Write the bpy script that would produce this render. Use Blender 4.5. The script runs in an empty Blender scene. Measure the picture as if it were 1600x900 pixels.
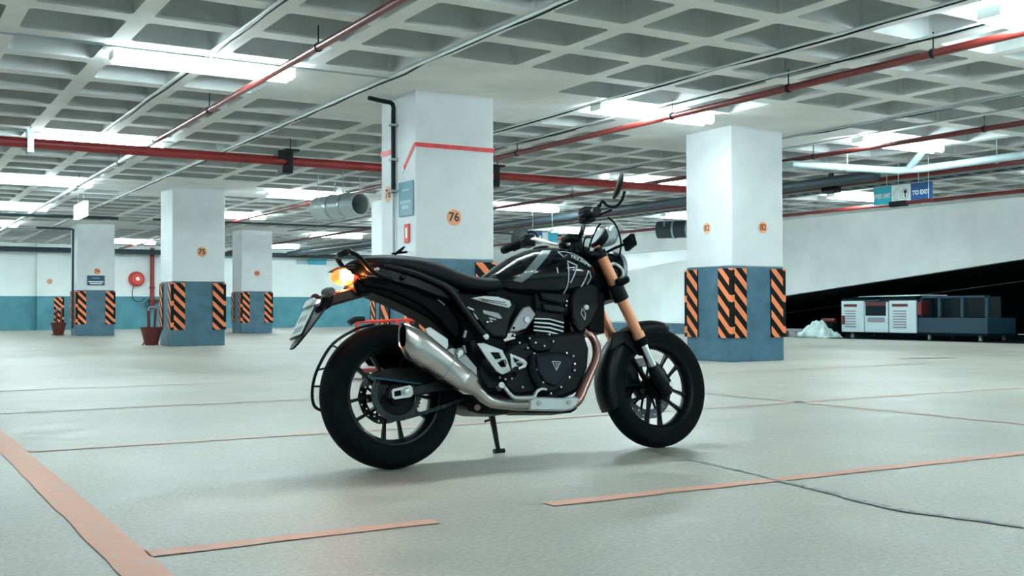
import bpy, bmesh, math, random
from mathutils import Vector, Matrix
from mathutils.geometry import tessellate_polygon

random.seed(7)
PI = math.pi
SC = bpy.context.scene
COL = SC.collection

# ------------------------------------------------------------------ camera
def cam_axes(yaw, pitch, roll):
    f = Vector((math.sin(yaw) * math.cos(pitch), math.cos(yaw) * math.cos(pitch), math.sin(pitch)))
    r = Vector((math.cos(yaw), -math.sin(yaw), 0))
    u = r.cross(f)
    c, s = math.cos(roll), math.sin(roll)
    return c * r + s * u, -s * r + c * u, f

_r, _u, _f = cam_axes(math.radians(31.068), math.radians(1.118), math.radians(-0.165))
cam_data = bpy.data.cameras.new('camera')
cam_data.sensor_width = 36.0
cam_data.lens = 36.0 * 1690.0 / 1600.0
cam_data.clip_start = 0.05
cam = bpy.data.objects.new('camera', cam_data)
cam.matrix_world = Matrix(((_r.x, _u.x, -_f.x, 0), (_r.y, _u.y, -_f.y, 0), (_r.z, _u.z, -_f.z, 0.67), (0, 0, 0, 1)))
COL.objects.link(cam)
SC.camera = cam

# ------------------------------------------------------------------ world, exposure
world = bpy.data.worlds.new('world'); SC.world = world
world.use_nodes = True
bg = world.node_tree.nodes['Background']
bg.inputs[0].default_value = (0.62, 0.8, 0.84, 1)
bg.inputs[1].default_value = 0.25
SC.view_settings.view_transform = 'Standard'
SC.view_settings.look = 'None'
SC.view_settings.gamma = 1.0
SC.view_settings.use_curve_mapping = False
SC.view_settings.exposure = 2.08
SC.cycles.use_denoising = True
SC.cycles.max_bounces = 8
SC.cycles.diffuse_bounces = 5
SC.cycles.glossy_bounces = 4
SC.cycles.sample_clamp_indirect = 6.0

LAMP_GAIN = 15.0            # emission of the fluorescent diffusers
LAMP_COLOR = (0.80, 0.985, 1.0)

# ------------------------------------------------------------------ materials
def _nodes(name):
    m = bpy.data.materials.new(name); m.use_nodes = True
    nt = m.node_tree
    return m, nt, nt.nodes['Principled BSDF']

def noise_node(nt, scale, detail=4, rough=0.55, coord='Object'):
    tc = nt.nodes.new('ShaderNodeTexCoord')
    n = nt.nodes.new('ShaderNodeTexNoise')
    n.inputs['Scale'].default_value = scale
    n.inputs['Detail'].default_value = detail
    n.inputs['Roughness'].default_value = rough
    nt.links.new(tc.outputs[coord], n.inputs['Vector'])
    return n

def mat(name, c, rough=0.5, metal=0.0, vary=0.0, scale=8.0, bump=0.0, bscale=60.0, coat=0.0, spec=0.5, emit=None, gain=0.0, trans=0.0, alpha=1.0):
    m, nt, p = _nodes(name)
    p.inputs['Base Color'].default_value = (*c, 1)
    p.inputs['Roughness'].default_value = rough
    p.inputs['Metallic'].default_value = metal
    p.inputs['Coat Weight'].default_value = coat
    p.inputs['Coat Roughness'].default_value = 0.04
    p.inputs['Specular IOR Level'].default_value = spec
    p.inputs['Transmission Weight'].default_value = trans
    if alpha < 1: p.inputs['Alpha'].default_value = alpha
    if emit is not None:
        p.inputs['Emission Color'].default_value = (*emit, 1)
        p.inputs['Emission Strength'].default_value = gain
    if vary > 0:
        n = noise_node(nt, scale)
        r = nt.nodes.new('ShaderNodeValToRGB')
        r.color_ramp.elements[0].position = 0.3; r.color_ramp.elements[1].position = 0.7
        r.color_ramp.elements[0].color = (*[max(0, x * (1 - vary)) for x in c], 1)
        r.color_ramp.elements[1].color = (*[min(1, x * (1 + vary)) for x in c], 1)
        nt.links.new(n.outputs['Fac'], r.inputs['Fac'])
        nt.links.new(r.outputs['Color'], p.inputs['Base Color'])
    if bump > 0:
        n2 = noise_node(nt, bscale, 6)
        b = nt.nodes.new('ShaderNodeBump'); b.inputs['Strength'].default_value = bump; b.inputs['Distance'].default_value = 0.01
        nt.links.new(n2.outputs['Fac'], b.inputs['Height']); nt.links.new(b.outputs['Normal'], p.inputs['Normal'])
    return m

def floor_material():
    m, nt, p = _nodes('floor_concrete')
    L = nt.links
    big = noise_node(nt, 0.55, 5, 0.6); mid = noise_node(nt, 3.2, 6, 0.65); fine = noise_node(nt, 60, 4, 0.7)
    def ramp(n, a, ca, b, cb):
        r = nt.nodes.new('ShaderNodeValToRGB'); r.color_ramp.elements[0].position = a; r.color_ramp.elements[1].position = b
        r.color_ramp.elements[0].color = (*ca, 1); r.color_ramp.elements[1].color = (*cb, 1)
        L.new(n.outputs['Fac'], r.inputs['Fac']); return r
    def mix(kind, fac, a, b):
        x = nt.nodes.new('ShaderNodeMix'); x.data_type = 'RGBA'; x.blend_type = kind
        if isinstance(fac, float): x.inputs[0].default_value = fac
        else: L.new(fac, x.inputs[0])
        L.new(a, x.inputs[6])
        if isinstance(b, tuple): x.inputs[7].default_value = (*b, 1)
        else: L.new(b, x.inputs[7])
        return x.outputs[2]
    c = ramp(big, 0.32, (0.42, 0.405, 0.365), 0.68, (0.53, 0.515, 0.465)).outputs['Color']
    c2 = ramp(mid, 0.35, (0.72, 0.74, 0.73), 0.7, (1.0, 1.0, 1.0)).outputs['Color']
    c = mix('MULTIPLY', 0.85, c, c2)
    c3 = ramp(fine, 0.38, (0.62, 0.64, 0.63), 0.62, (1.08, 1.05, 1.02)).outputs['Color']
    c = mix('MULTIPLY', 0.7, c, c3)
    # worn pale patches and dark scuffs that follow the driving direction
    tc = nt.nodes.new('ShaderNodeTexCoord'); mp = nt.nodes.new('ShaderNodeMapping')
    mp.inputs['Scale'].default_value = (0.8, 1.3, 1.0)
    sc = nt.nodes.new('ShaderNodeTexNoise'); sc.inputs['Scale'].default_value = 1.4; sc.inputs['Detail'].default_value = 8; sc.inputs['Roughness'].default_value = 0.7
    L.new(tc.outputs['Object'], mp.inputs['Vector']); L.new(mp.outputs['Vector'], sc.inputs['Vector'])
    w = ramp(sc, 0.60, (0, 0, 0), 0.90, (1, 1, 1)).outputs['Color']
    c = mix('MIX', w, c, (0.62, 0.62, 0.595))
    d = ramp(sc, 0.22, (1, 1, 1), 0.42, (0, 0, 0)).outputs['Color']
    c = mix('MIX', d, c, (0.34, 0.355, 0.34))
    L.new(c, p.inputs['Base Color'])
    rr = ramp(mid, 0.3, (0.38, 0.38, 0.38), 0.7, (0.62, 0.62, 0.62))
    L.new(rr.outputs['Color'], p.inputs['Roughness'])
    b = nt.nodes.new('ShaderNodeBump'); b.inputs['Strength'].default_value = 0.12; b.inputs['Distance'].default_value = 0.01
    L.new(fine.outputs['Fac'], b.inputs['Height']); L.new(b.outputs['Normal'], p.inputs['Normal'])
    return m

def worn_paint(name, c, under, lo=0.42, hi=0.52, scale=14):
    m, nt, p = _nodes(name)
    n = noise_node(nt, scale, 8, 0.7)
    r = nt.nodes.new('ShaderNodeValToRGB'); r.color_ramp.elements[0].position = lo; r.color_ramp.elements[1].position = hi
    r.color_ramp.elements[0].color = (*under, 1); r.color_ramp.elements[1].color = (*c, 1)
    nt.links.new(n.outputs['Fac'], r.inputs['Fac']); nt.links.new(r.outputs['Color'], p.inputs['Base Color'])
    p.inputs['Roughness'].default_value = 0.6
    return m

def stripe_material(name='hazard_stripes', period=0.2, thresh=0.52, slope=1.0):
    """slanted orange and black stripes laid along the UVs (u across, v up, in metres)"""
    m, nt, p = _nodes(name)
    L = nt.links
    uv = nt.nodes.new('ShaderNodeUVMap'); sep = nt.nodes.new('ShaderNodeSeparateXYZ'); L.new(uv.outputs['UV'], sep.inputs[0])
    def mth(op, a, b=None):
        x = nt.nodes.new('ShaderNodeMath'); x.operation = op
        for i, v in enumerate((a, b)):
            if v is None: continue
            if isinstance(v, (int, float)): x.inputs[i].default_value = v
            else: L.new(v, x.inputs[i])
        return x.outputs[0]
    s = mth('MULTIPLY', sep.outputs[0], slope)
    s = mth('ADD', sep.outputs[1], s)
    s = mth('FRACT', mth('DIVIDE', s, period))
    s = mth('GREATER_THAN', s, thresh)
    mx = nt.nodes.new('ShaderNodeMix'); mx.data_type = 'RGBA'
    L.new(s, mx.inputs[0]); mx.inputs[6].default_value = (0.003, 0.004, 0.005, 1); mx.inputs[7].default_value = (0.95, 0.27, 0.115, 1); p.inputs['Specular IOR Level'].default_value = 0.2
    L.new(mx.outputs[2], p.inputs['Base Color']); p.inputs['Roughness'].default_value = 0.5
    return m

M = {}
M['floor'] = floor_material()
M['white_paint'] = mat('white_paint', (0.77, 0.81, 0.84), 0.55, vary=0.05, scale=2.5, bump=0.15, bscale=35)
M['blue_paint'] = mat('blue_paint', (0.065, 0.165, 0.240), 0.45, vary=0.22, scale=5, bump=0.15, bscale=35)
M['wall_white'] = mat('wall_white', (0.88, 0.95, 0.95), 0.6, vary=0.04, scale=1.0, bump=0.1, bscale=20)
M['blue_paint_lit'] = mat('blue_paint_lit', (0.075, 0.27, 0.33), 0.5, vary=0.2, scale=2.2)  # same paint as the pillar bases, wall light put into its colour
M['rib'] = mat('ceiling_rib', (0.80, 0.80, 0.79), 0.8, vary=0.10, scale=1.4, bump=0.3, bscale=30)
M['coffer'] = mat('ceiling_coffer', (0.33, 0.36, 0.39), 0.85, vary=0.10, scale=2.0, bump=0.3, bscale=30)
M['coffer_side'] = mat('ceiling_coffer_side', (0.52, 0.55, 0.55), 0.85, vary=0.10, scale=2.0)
M['stripes'] = stripe_material()
M['stripes_nose'] = stripe_material('hazard_stripes_nose', 0.4, 0.78, -0.8)
M['line_paint'] = worn_paint('line_paint', (0.66, 0.315, 0.22), (0.52, 0.40, 0.34), 0.30, 0.52, 16)
M['line_faint'] = worn_paint('line_faint', (0.55, 0.37, 0.29), (0.46, 0.44, 0.41), 0.38, 0.60, 9)
M['orange_disc'] = mat('orange_disc', (0.90, 0.38, 0.19), 0.5)
M['orange_pale'] = mat('orange_pale', (0.88, 0.50, 0.33), 0.5)
M['ink'] = mat('ink', (0.012, 0.014, 0.018), 0.5)
M['ink_brown'] = mat('ink_brown', (0.30, 0.07, 0.03), 0.5)
M['red_main'] = mat('red_main', (0.30, 0.022, 0.022), 0.4, vary=0.2, scale=5)
M['red_pipe'] = mat('red_pipe', (0.19, 0.020, 0.016), 0.35, vary=0.15, scale=5, coat=0.2)
M['red_dark'] = mat('red_dark', (0.12, 0.013, 0.012), 0.4, vary=0.2, scale=5)
M['red'] = mat('red', (0.78, 0.06, 0.04), 0.4)
M['tape_red'] = mat('tape_red', (0.75, 0.04, 0.04), 0.4, vary=0.25, scale=9)
M['tape_white'] = mat('tape_white', (0.85, 0.9, 0.9), 0.4)
M['pipe_white'] = mat('pipe_white', (0.70, 0.78, 0.78), 0.4)
M['pipe_grey'] = mat('pipe_grey', (0.30, 0.38, 0.41), 0.45)
M['drain_grey'] = mat('drain_grey', (0.36, 0.46, 0.49), 0.35, vary=0.1, scale=6)
M['galv'] = mat('galvanised', (0.50, 0.60, 0.62), 0.32, 0.75, vary=0.15, scale=7)
M['duct_dark'] = mat('duct_dark', (0.045, 0.07, 0.09), 0.5, spec=0.3)
M['black'] = mat('black', (0.005, 0.008, 0.010), 0.5, spec=0.25)
M['blue_sign'] = mat('blue_sign', (0.01, 0.10, 0.30), 0.4)
M['cyan_sign'] = mat('cyan_sign', (0.01, 0.46, 0.62), 0.4)
M['steel_blue_sign'] = mat('steel_blue_sign', (0.15, 0.32, 0.40), 0.4)
M['sign_pale'] = mat('sign_pale', (0.42, 0.60, 0.66), 0.5)
M['navy_sign'] = mat('navy_sign', (0.012, 0.07, 0.14), 0.4)
M['sign_white'] = mat('sign_white', (0.82, 0.90, 0.92), 0.4)
M['lamp'] = mat('lamp_diffuser', (0.9, 0.95, 0.95), 0.5, emit=LAMP_COLOR, gain=LAMP_GAIN)
M['lamp_body'] = mat('lamp_body', (0.8, 0.85, 0.85), 0.4)
M['void'] = mat('ramp_shade_black', (0.003, 0.011, 0.014), 0.95, spec=0.1, vary=0.3, scale=1)  # near black for the shade painted under the ramp and black cabinet parts
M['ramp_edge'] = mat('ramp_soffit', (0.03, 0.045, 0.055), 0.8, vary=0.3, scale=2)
M['ramp_wall'] = mat('ramp_wall', (0.88, 0.93, 0.92), 0.7, vary=0.09, scale=0.8)
M['cabinet_white'] = mat('cabinet_white', (0.62, 0.76, 0.80), 0.4)
M['cabinet_slot'] = mat('cabinet_slot', (0.30, 0.28, 0.32), 0.5)
M['cabinet_blue'] = mat('cabinet_blue', (0.012, 0.05, 0.08), 0.5)
M['glass_dark'] = mat('glass_dark', (0.01, 0.02, 0.025), 0.12)
M['plastic_sheet'] = mat('plastic_sheet', (0.55, 0.70, 0.70), 0.4, vary=0.2, scale=8)
M['crate_grey'] = mat('crate_grey', (0.33, 0.33, 0.35), 0.7, vary=0.3, scale=12)

# ------------------------------------------------------------------ mesh helpers
def tag(o, label=None, cat=None, group=None, kind=None):
    if label: o['label'] = label
    if cat: o['category'] = cat
    if group: o['group'] = group
    if kind: o['kind'] = kind
    return o

def empty(name, loc=(0, 0, 0), rz=0.0):
    o = bpy.data.objects.new(name, None); COL.objects.link(o)
    o.location = loc; o.rotation_euler = (0, 0, rz); o.empty_display_size = 0.2
    return o

def link(name, bm, m, parent=None, smooth=None, bevel=0.0, segs=2, recalc=True):
    if recalc: bmesh.ops.recalc_face_normals(bm, faces=bm.faces)
    me = bpy.data.meshes.new(name); bm.to_mesh(me); bm.free()
    for x in (m if isinstance(m, (list, tuple)) else [m]): me.materials.append(x)
    if smooth is not None:
        for f in me.polygons: f.use_smooth = True
        me.set_sharp_from_angle(angle=math.radians(smooth))
    o = bpy.data.objects.new(name, me); COL.objects.link(o)
    if parent is not None: o.parent = parent
    if bevel > 0:
        b = o.modifiers.new('bevel', 'BEVEL'); b.width = bevel; b.segments = segs; b.limit_method = 'ANGLE'; b.angle_limit = math.radians(35)
    return o

def bm_new(): return bmesh.new()

def add_box(bm, lo, hi, mi=0):
    x0, y0, z0 = lo; x1, y1, z1 = hi
    v = [bm.verts.new(p) for p in ((x0, y0, z0), (x1, y0, z0), (x1, y1, z0), (x0, y1, z0), (x0, y0, z1), (x1, y0, z1), (x1, y1, z1), (x0, y1, z1))]
    for q in ((3, 2, 1, 0), (4, 5, 6, 7), (0, 1, 5, 4), (1, 2, 6, 5), (2, 3, 7, 6), (3, 0, 4, 7)):
        f = bm.faces.new([v[i] for i in q]); f.material_index = mi
    return bm

def frame_for(d):
    d = Vector(d).normalized()
    a = Vector((0, 0, 1)) if abs(d.z) < 0.9 else Vector((1, 0, 0))
    s = d.cross(a).normalized(); t = s.cross(d).normalized()
    return s, t

def ring(bm, c, s, t, r, n, ry=None):
    ry = r if ry is None else ry
    return [bm.verts.new(Vector(c) + s * (math.cos(2 * PI * i / n) * r) + t * (math.sin(2 * PI * i / n) * ry)) for i in range(n)]

def bridge(bm, a, b, mi=0, closed=True):
    n = len(a)
    for i in range(n if closed else n - 1):
        j = (i + 1) % n
        f = bm.faces.new((a[i], a[j], b[j], b[i])); f.material_index = mi

def cap(bm, a, mi=0):
    f = bm.faces.new(a); f.material_index = mi

def add_cyl(bm, p0, p1, r0, r1=None, n=20, mi=0, caps=True):
    r1 = r0 if r1 is None else r1
    s, t = frame_for(Vector(p1) - Vector(p0))
    a = ring(bm, p0, s, t, r0, n); b = ring(bm, p1, s, t, r1, n)
    bridge(bm, a, b, mi)
    if caps: cap(bm, a[::-1], mi); cap(bm, b, mi)
    return bm

def smooth_path(pts, sub=5):
    P = [Vector(p) for p in pts]; out = []
    for i in range(len(P) - 1):
        p0 = P[max(i - 1, 0)]; p1 = P[i]; p2 = P[i + 1]; p3 = P[min(i + 2, len(P) - 1)]
        for k in range(sub):
            t = k / sub
            out.append(0.5 * ((2 * p1) + (p2 - p0) * t + (2 * p0 - 5 * p1 + 4 * p2 - p3) * t * t + (3 * p1 - p0 - 3 * p2 + p3) * t ** 3))
    out.append(P[-1]); return out

def add_tube(bm, pts, r, n=10, sub=5, mi=0, flat=1.0, closed=False):
    """round tube through pts; r a number or one radius per point"""
    if sub > 1:
        rs = r if isinstance(r, (list, tuple)) else [r] * len(pts)
        P = smooth_path(pts, sub); R = []
        for i in range(len(pts) - 1):
            for k in range(sub): R.append(rs[i] + (rs[i + 1] - rs[i]) * k / sub)
        R.append(rs[-1])
    else:
        P = [Vector(p) for p in pts]; R = list(r) if isinstance(r, (list, tuple)) else [r] * len(P)
    rings = []; s = None
    for i, p in enumerate(P):
        d = (P[min(i + 1, len(P) - 1)] - P[max(i - 1, 0)]).normalized()
        if s is None: s, t = frame_for(d)
        else:
            s = (s - d * s.dot(d)).normalized(); t = s.cross(d).normalized()
        rings.append(ring(bm, p, s, t, R[i], n, R[i] * flat))
    for a, b in zip(rings, rings[1:]): bridge(bm, a, b, mi)
    cap(bm, rings[0][::-1], mi); cap(bm, rings[-1], mi)
    return bm

def add_rev(bm, prof, c, axis, n=48, mi=0, closed=False):
    """revolve (radius, height) pairs about axis through c"""
    s, t = frame_for(axis); ax = Vector(axis).normalized(); c = Vector(c); rings = []
    for r, h in prof:
        if r < 1e-6: rings.append([bm.verts.new(c + ax * h)])
        else: rings.append(ring(bm, c + ax * h, s, t, r, n))
    seq = list(zip(rings, rings[1:])) + ([(rings[-1], rings[0])] if closed else [])
    for a, b in seq:
        if len(a) == 1 and len(b) == 1: continue
        if len(a) == 1:
            for i in range(n): bm.faces.new((a[0], b[i], b[(i + 1) % n])).material_index = mi
        elif len(b) == 1:
            for i in range(n): bm.faces.new((a[i], a[(i + 1) % n], b[0])).material_index = mi
        else: bridge(bm, a, b, mi)
    return bm

def add_prism(bm, outline, f, d0, d1, holes=(), mi=0):
    """polygon (with holes) in plane (a,b), pushed from depth d0 to d1; f(a,b,d) -> point"""
    loops = [outline] + list(holes)
    vs0 = [[bm.verts.new(f(a, b, d0)) for a, b in lp] for lp in loops]
    if not holes:
        vs1 = [[bm.verts.new(f(a, b, d1)) for a, b in outline]]
        bm.faces.new(vs0[0]).material_index = mi; bm.faces.new(vs1[0][::-1]).material_index = mi
    else:
        tris = tessellate_polygon([[Vector((a, b, 0)) for a, b in lp] for lp in loops])
        vs1 = [[bm.verts.new(f(a, b, d1)) for a, b in lp] for lp in loops]
        f0 = sum(vs0, []); f1 = sum(vs1, [])
        for ii in tris:
            bm.faces.new([f0[i] for i in ii]).material_index = mi
            bm.faces.new([f1[i] for i in ii][::-1]).material_index = mi
    for a, b in zip(vs0, vs1): bridge(bm, a, b, mi)
    return bm

def text_bm(s, size, f, thick=0.0, bold=0.0, sx=1.0):
    """flat letters of height `size`, centred, each vertex placed by f(x, y)"""
    cu = bpy.data.curves.new('t', 'FONT'); cu.body = s; cu.size = size * 1.38; cu.align_x = 'CENTER'; cu.align_y = 'CENTER'
    cu.offset = bold; cu.resolution_u = 3
    ob = bpy.data.objects.new('t', cu); COL.objects.link(ob)
    dg = bpy.context.evaluated_depsgraph_get(); dg.update()
    me = bpy.data.meshes.new_from_object(ob.evaluated_get(dg))
    bm = bmesh.new(); bm.from_mesh(me)
    for v in bm.verts: v.co = f(v.co.x * sx, v.co.y)
    bpy.data.objects.remove(ob); bpy.data.curves.remove(cu); bpy.data.meshes.remove(me)
    return bm

def copy_tree(o, parent=None):
    c = o.copy(); COL.objects.link(c); c.parent = parent
    for ch in list(o.children): copy_tree(ch, c)
    return c

# ------------------------------------------------------------------ room shell
PX, PY, X0, Y0, CZ = 0.867, 0.85, 7.07, 7.05, 2.96    # waffle pitch, one rib crossing, height of the rib undersides
XMIN, XMAX, YMIN, YMAX = X0 - 19 * PX, 25.2, -3.5, 40.0
XR = 20.5                                              # plane of the ramp wall

bm = bm_new(); add_box(bm, (XMIN, YMIN, -0.2), (18.45, YMAX, 0.0))
floor = tag(link('floor', bm, M['floor']), 'pale grey concrete garage floor with worn patches', None, None, 'structure')
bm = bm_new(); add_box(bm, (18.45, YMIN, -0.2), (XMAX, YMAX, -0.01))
tag(link('floor', bm, M['void']), 'ground under the ramp, shade painted in near black', None, None, 'structure')  # near-black strip paints the shade under the ramp

bm = bm_new(); add_box(bm, (XMIN, YMAX, 1.16), (XMAX, YMAX + 0.2, 3.4), 0); add_box(bm, (XMIN, YMAX - 0.004, 0), (XMAX, YMAX + 0.2, 1.16), 1)
link('wall_back', bm, [M['wall_white'], M['blue_paint_lit']])['kind'] = 'structure'
bm = bm_new(); add_box(bm, (XMIN - 0.2, YMIN, 1.16), (XMIN, YMAX, 3.4), 0); add_box(bm, (XMIN - 0.2, YMIN, 0), (XMIN + 0.004, YMAX, 1.16), 1)
link('wall_left', bm, [M['wall_white'], M['blue_paint_lit']])['kind'] = 'structure'
bm = bm_new(); add_box(bm, (XMIN, YMIN - 0.2, 1.16), (XMAX, YMIN, 3.4), 0); add_box(bm, (XMIN, YMIN - 0.2, 0), (XMAX, YMIN + 0.004, 1.16), 1)
link('wall_front', bm, [M['wall_white'], M['blue_paint_lit']])['kind'] = 'structure'
bm = bm_new(); add_box(bm, (XMAX, YMIN, 0), (XMAX + 0.2, YMAX, 3.4))
link('wall_right', bm, M['ramp_wall'])['kind'] = 'structure'

# ramp: side parapet, deck and its dark underside, rising towards the camera side
def under(y): return min(2.93, 1.05 + (19.8 - y) * 0.1005)
def para(y): return 2.955 if y < 22.6 else max(0.3, min(2.4, 2.14 - (y - 23.7) * 0.085))
def ramp_prof(f0, f1, ys):
    return [(y, f0(y)) for y in ys] + [(y, f1(y)) for y in ys[::-1]]
bm = bm_new(); add_box(bm, (18.45, 20.9, -0.01), (18.62, YMAX - 0.02, 0.28))
link('baseboard_right', bm, M['blue_paint'])['kind'] = 'structure'
bm = bm_new(); add_box(bm, (18.63, 20.9, -0.01), (XR + 0.17, YMAX - 0.03, 0.26))
link('trim_4', bm, M['ramp_wall'])['kind'] = 'structure'
tag(bpy.data.objects['trim_4'], 'raised pale kerb at the foot of the ramp wall')
ys = [1.4, 5.0, 10.0, 15.0, 19.0, 22.59, 22.61, 26.0, 29.9]
bm = bm_new(); add_prism(bm, ramp_prof(lambda y: under(y) if y < 22.6 else 0.27, para, ys), lambda a, b, d: (d, a, min(b, 3.1)), XR, XR + 0.18)
link('wall_ramp', bm, M['ramp_wall'])['kind'] = 'structure'
ys2 = [YMIN, 5.0, 12.0, 19.8, 28.0]
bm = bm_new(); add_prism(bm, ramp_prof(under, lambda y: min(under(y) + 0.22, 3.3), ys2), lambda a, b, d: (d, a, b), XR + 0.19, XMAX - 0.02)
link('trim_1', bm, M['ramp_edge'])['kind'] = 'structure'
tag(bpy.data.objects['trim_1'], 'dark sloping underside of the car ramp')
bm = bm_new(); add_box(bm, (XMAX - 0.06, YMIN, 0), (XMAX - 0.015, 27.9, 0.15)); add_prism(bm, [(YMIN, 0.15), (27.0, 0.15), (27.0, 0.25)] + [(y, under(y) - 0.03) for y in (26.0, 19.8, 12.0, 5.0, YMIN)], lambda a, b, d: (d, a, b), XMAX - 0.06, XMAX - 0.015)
link('trim_2', bm, M['void'])['kind'] = 'structure'  # black panel paints the shade on the wall behind the ramp
tag(bpy.data.objects['trim_2'], 'back wall below the car ramp, shade painted in near black')
bm = bm_new(); add_box(bm, (XR, 22.62, 2.40), (XR + 0.18, YMAX - 0.05, 2.955))
link('trim_3', bm, M['ramp_wall'])['kind'] = 'structure'
tag(bpy.data.objects['trim_3'], 'grey lintel beam over the lower end of the ramp')

# waffle slab ceiling with solid panels over the pillars
def ceiling():
    bm = bm_new()
    nx0, nx1, ny0, ny1 = -19, 16, -12, 38
    caps = [(-2, 4), (3, 4), (-2, 16), (3, 16), (-2, 28), (3, 28)]
    def solid(a, b):
        if (X0 + (a + 1) * PX) > XR + 0.4: return True
        for I, J in caps:
            da, db = a - I, b - J
            if (-1 <= da <= 0 and -2 <= db <= 1) or (-2 <= da <= 1 and -1 <= db <= 0): return True
        return False
    cache = {}
    def V(x, y, z):
        k = (round(x, 3), round(y, 3), round(z, 3))
        if k not in cache: cache[k] = bm.verts.new((x, y, z))
        return cache[k]
    hx, hy, tp, dz, rc = 0.078, 0.098, 0.045, 0.30, 0.05
    def rrect(x0, y0, x1, y1, r, z):
        out = []
        for cx, cy, a0 in ((x1 - r, y0 + r, -PI / 2), (x1 - r, y1 - r, 0), (x0 + r, y1 - r, PI / 2), (x0 + r, y0 + r, PI)):
            for k in range(4):
                an = a0 + k * PI / 6
                out.append((cx + r * math.cos(an), cy + r * math.sin(an), z))
        return out
    for a in range(nx0, nx1 + 1):
        for b in range(ny0, ny1 + 1):
            x0, x1 = X0 + a * PX, X0 + (a + 1) * PX; y0, y1 = Y0 + b * PY, Y0 + (b + 1) * PY
            cs = [V(x1, y0, CZ), V(x1, y1, CZ), V(x0, y1, CZ), V(x0, y0, CZ)]
            if solid(a, b):
                bm.faces.new(cs).material_index = 0; continue
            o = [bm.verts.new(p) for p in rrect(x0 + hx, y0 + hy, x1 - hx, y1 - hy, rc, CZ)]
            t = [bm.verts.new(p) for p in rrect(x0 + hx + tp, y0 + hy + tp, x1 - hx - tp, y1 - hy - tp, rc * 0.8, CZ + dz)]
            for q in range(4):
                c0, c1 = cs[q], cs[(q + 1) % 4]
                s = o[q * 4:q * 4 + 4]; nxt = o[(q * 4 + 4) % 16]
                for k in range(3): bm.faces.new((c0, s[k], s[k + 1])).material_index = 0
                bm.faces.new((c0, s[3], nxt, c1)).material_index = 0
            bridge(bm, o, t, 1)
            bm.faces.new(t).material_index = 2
    return bm
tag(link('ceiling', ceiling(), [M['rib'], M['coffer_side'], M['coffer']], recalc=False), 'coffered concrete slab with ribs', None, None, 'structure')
bm = bm_new(); add_box(bm, (XMIN - 0.2, YMIN - 0.2, 3.4), (XMAX + 0.2, YMAX + 0.2, 3.5))
link('ceiling', bm, M['rib'])['kind'] = 'structure'

# painted bay markings: thin worn strips that belong to the floor
def strip(name, p0, p1, w, m, jit=0.006, step=0.12):
    p0, p1 = Vector((*p0, 0)), Vector((*p1, 0)); d = p1 - p0; L = d.length; d.normalize(); s = Vector((-d.y, d.x, 0))
    n = max(2, int(L / step)); bm = bm_new(); a, b = [], []
    for i in range(n + 1):
        c = p0 + d * (L * i / n)
        a.append(bm.verts.new(c + s * (w / 2 + random.uniform(-jit, jit)) + Vector((0, 0, 0.003))))
        b.append(bm.verts.new(c - s * (w / 2 + random.uniform(-jit, jit)) + Vector((0, 0, 0.003))))
    for i in range(n): bm.faces.new((a[i], b[i], b[i + 1], a[i + 1]))
    return link(name, bm, m, floor, recalc=False)
strip('painted_line', (0.625, 0.4), (0.625, 14.0), 0.115, M['line_paint'], 0.004)
strip('painted_line', (0.68, 3.065), (1.56, 3.065), 0.072, M['line_paint'])
strip('painted_line', (2.02, 3.12), (6.2, 3.03), 0.075, M['line_paint'])
strip('painted_line', (0.69, 5.60), (3.3, 5.56), 0.10, M['line_faint'])
strip('painted_line', (3.3, 5.56), (9.5, 5.62), 0.10, M['line_faint'], 0.015)
strip('painted_line', (0.69, 7.74), (5.7, 7.72), 0.06, M['line_faint'], 0.015)
strip('painted_line', (0.69, 9.92), (4.9, 9.86), 0.07, M['line_faint'], 0.015)
strip('painted_line', (5.74, 3.1), (5.74, 12.0), 0.075, M['line_faint'], 0.015)
strip('painted_line', (5.8, 8.6), (12.5, 8.6), 0.09, M['line_faint'], 0.015)
strip('painted_line', (10.3, 10.2), (16.5, 10.2), 0.10, M['line_faint'], 0.02)
strip('painted_line', (14.0, 5.0), (14.0, 18.0), 0.10, M['line_faint'], 0.02)
# the long crack
M['crack'] = worn_paint('crack_dirt', (0.14, 0.155, 0.16), (0.40, 0.43, 0.42), 0.40, 0.60, 22)
bm = bm_new()
cr = [(3.22, 4.15), (3.15, 3.7), (3.10, 3.3), (3.05, 3.05), (3.0, 2.75), (2.95, 2.5), (2.97, 2.3), (3.03, 2.03), (3.05, 1.6), (3.12, 1.1)]
P = smooth_path([(x, y, 0.004) for x, y in cr], 6); a, b = [], []
for i, p in enumerate(P):
    w = 0.006 + 0.016 * max(0, math.sin(PI * min(1, max(0, (i - 14) / 36)))) + random.uniform(0, 0.004); j = random.uniform(-0.008, 0.008)
    a.append(bm.verts.new(p + Vector((w + j, 0, 0)))); b.append(bm.verts.new(p + Vector((-w * 0.6 + j, 0, 0))))
for i in range(len(P) - 1): bm.faces.new((a[i], b[i], b[i + 1], a[i + 1]))
link('crack', bm, M['crack'], floor, recalc=False)

bm = bm_new()
pts = [(12.15 + 0.42 * math.cos(2 * PI * k / 26) * (1 + 0.15 * math.sin(k * 2.3)), 9.47 + 0.10 * math.sin(2 * PI * k / 26) * (1 + 0.2 * math.cos(k * 1.7)) - 0.35 * 0.42 * math.cos(2 * PI * k / 26)) for k in range(26)]
bm.faces.new([bm.verts.new((x, y, 0.003)) for x, y in pts])
link('dark_stain', bm, mat('oil_stain', (0.02, 0.025, 0.028), 0.5, vary=0.3, scale=12), floor, recalc=False)

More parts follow.
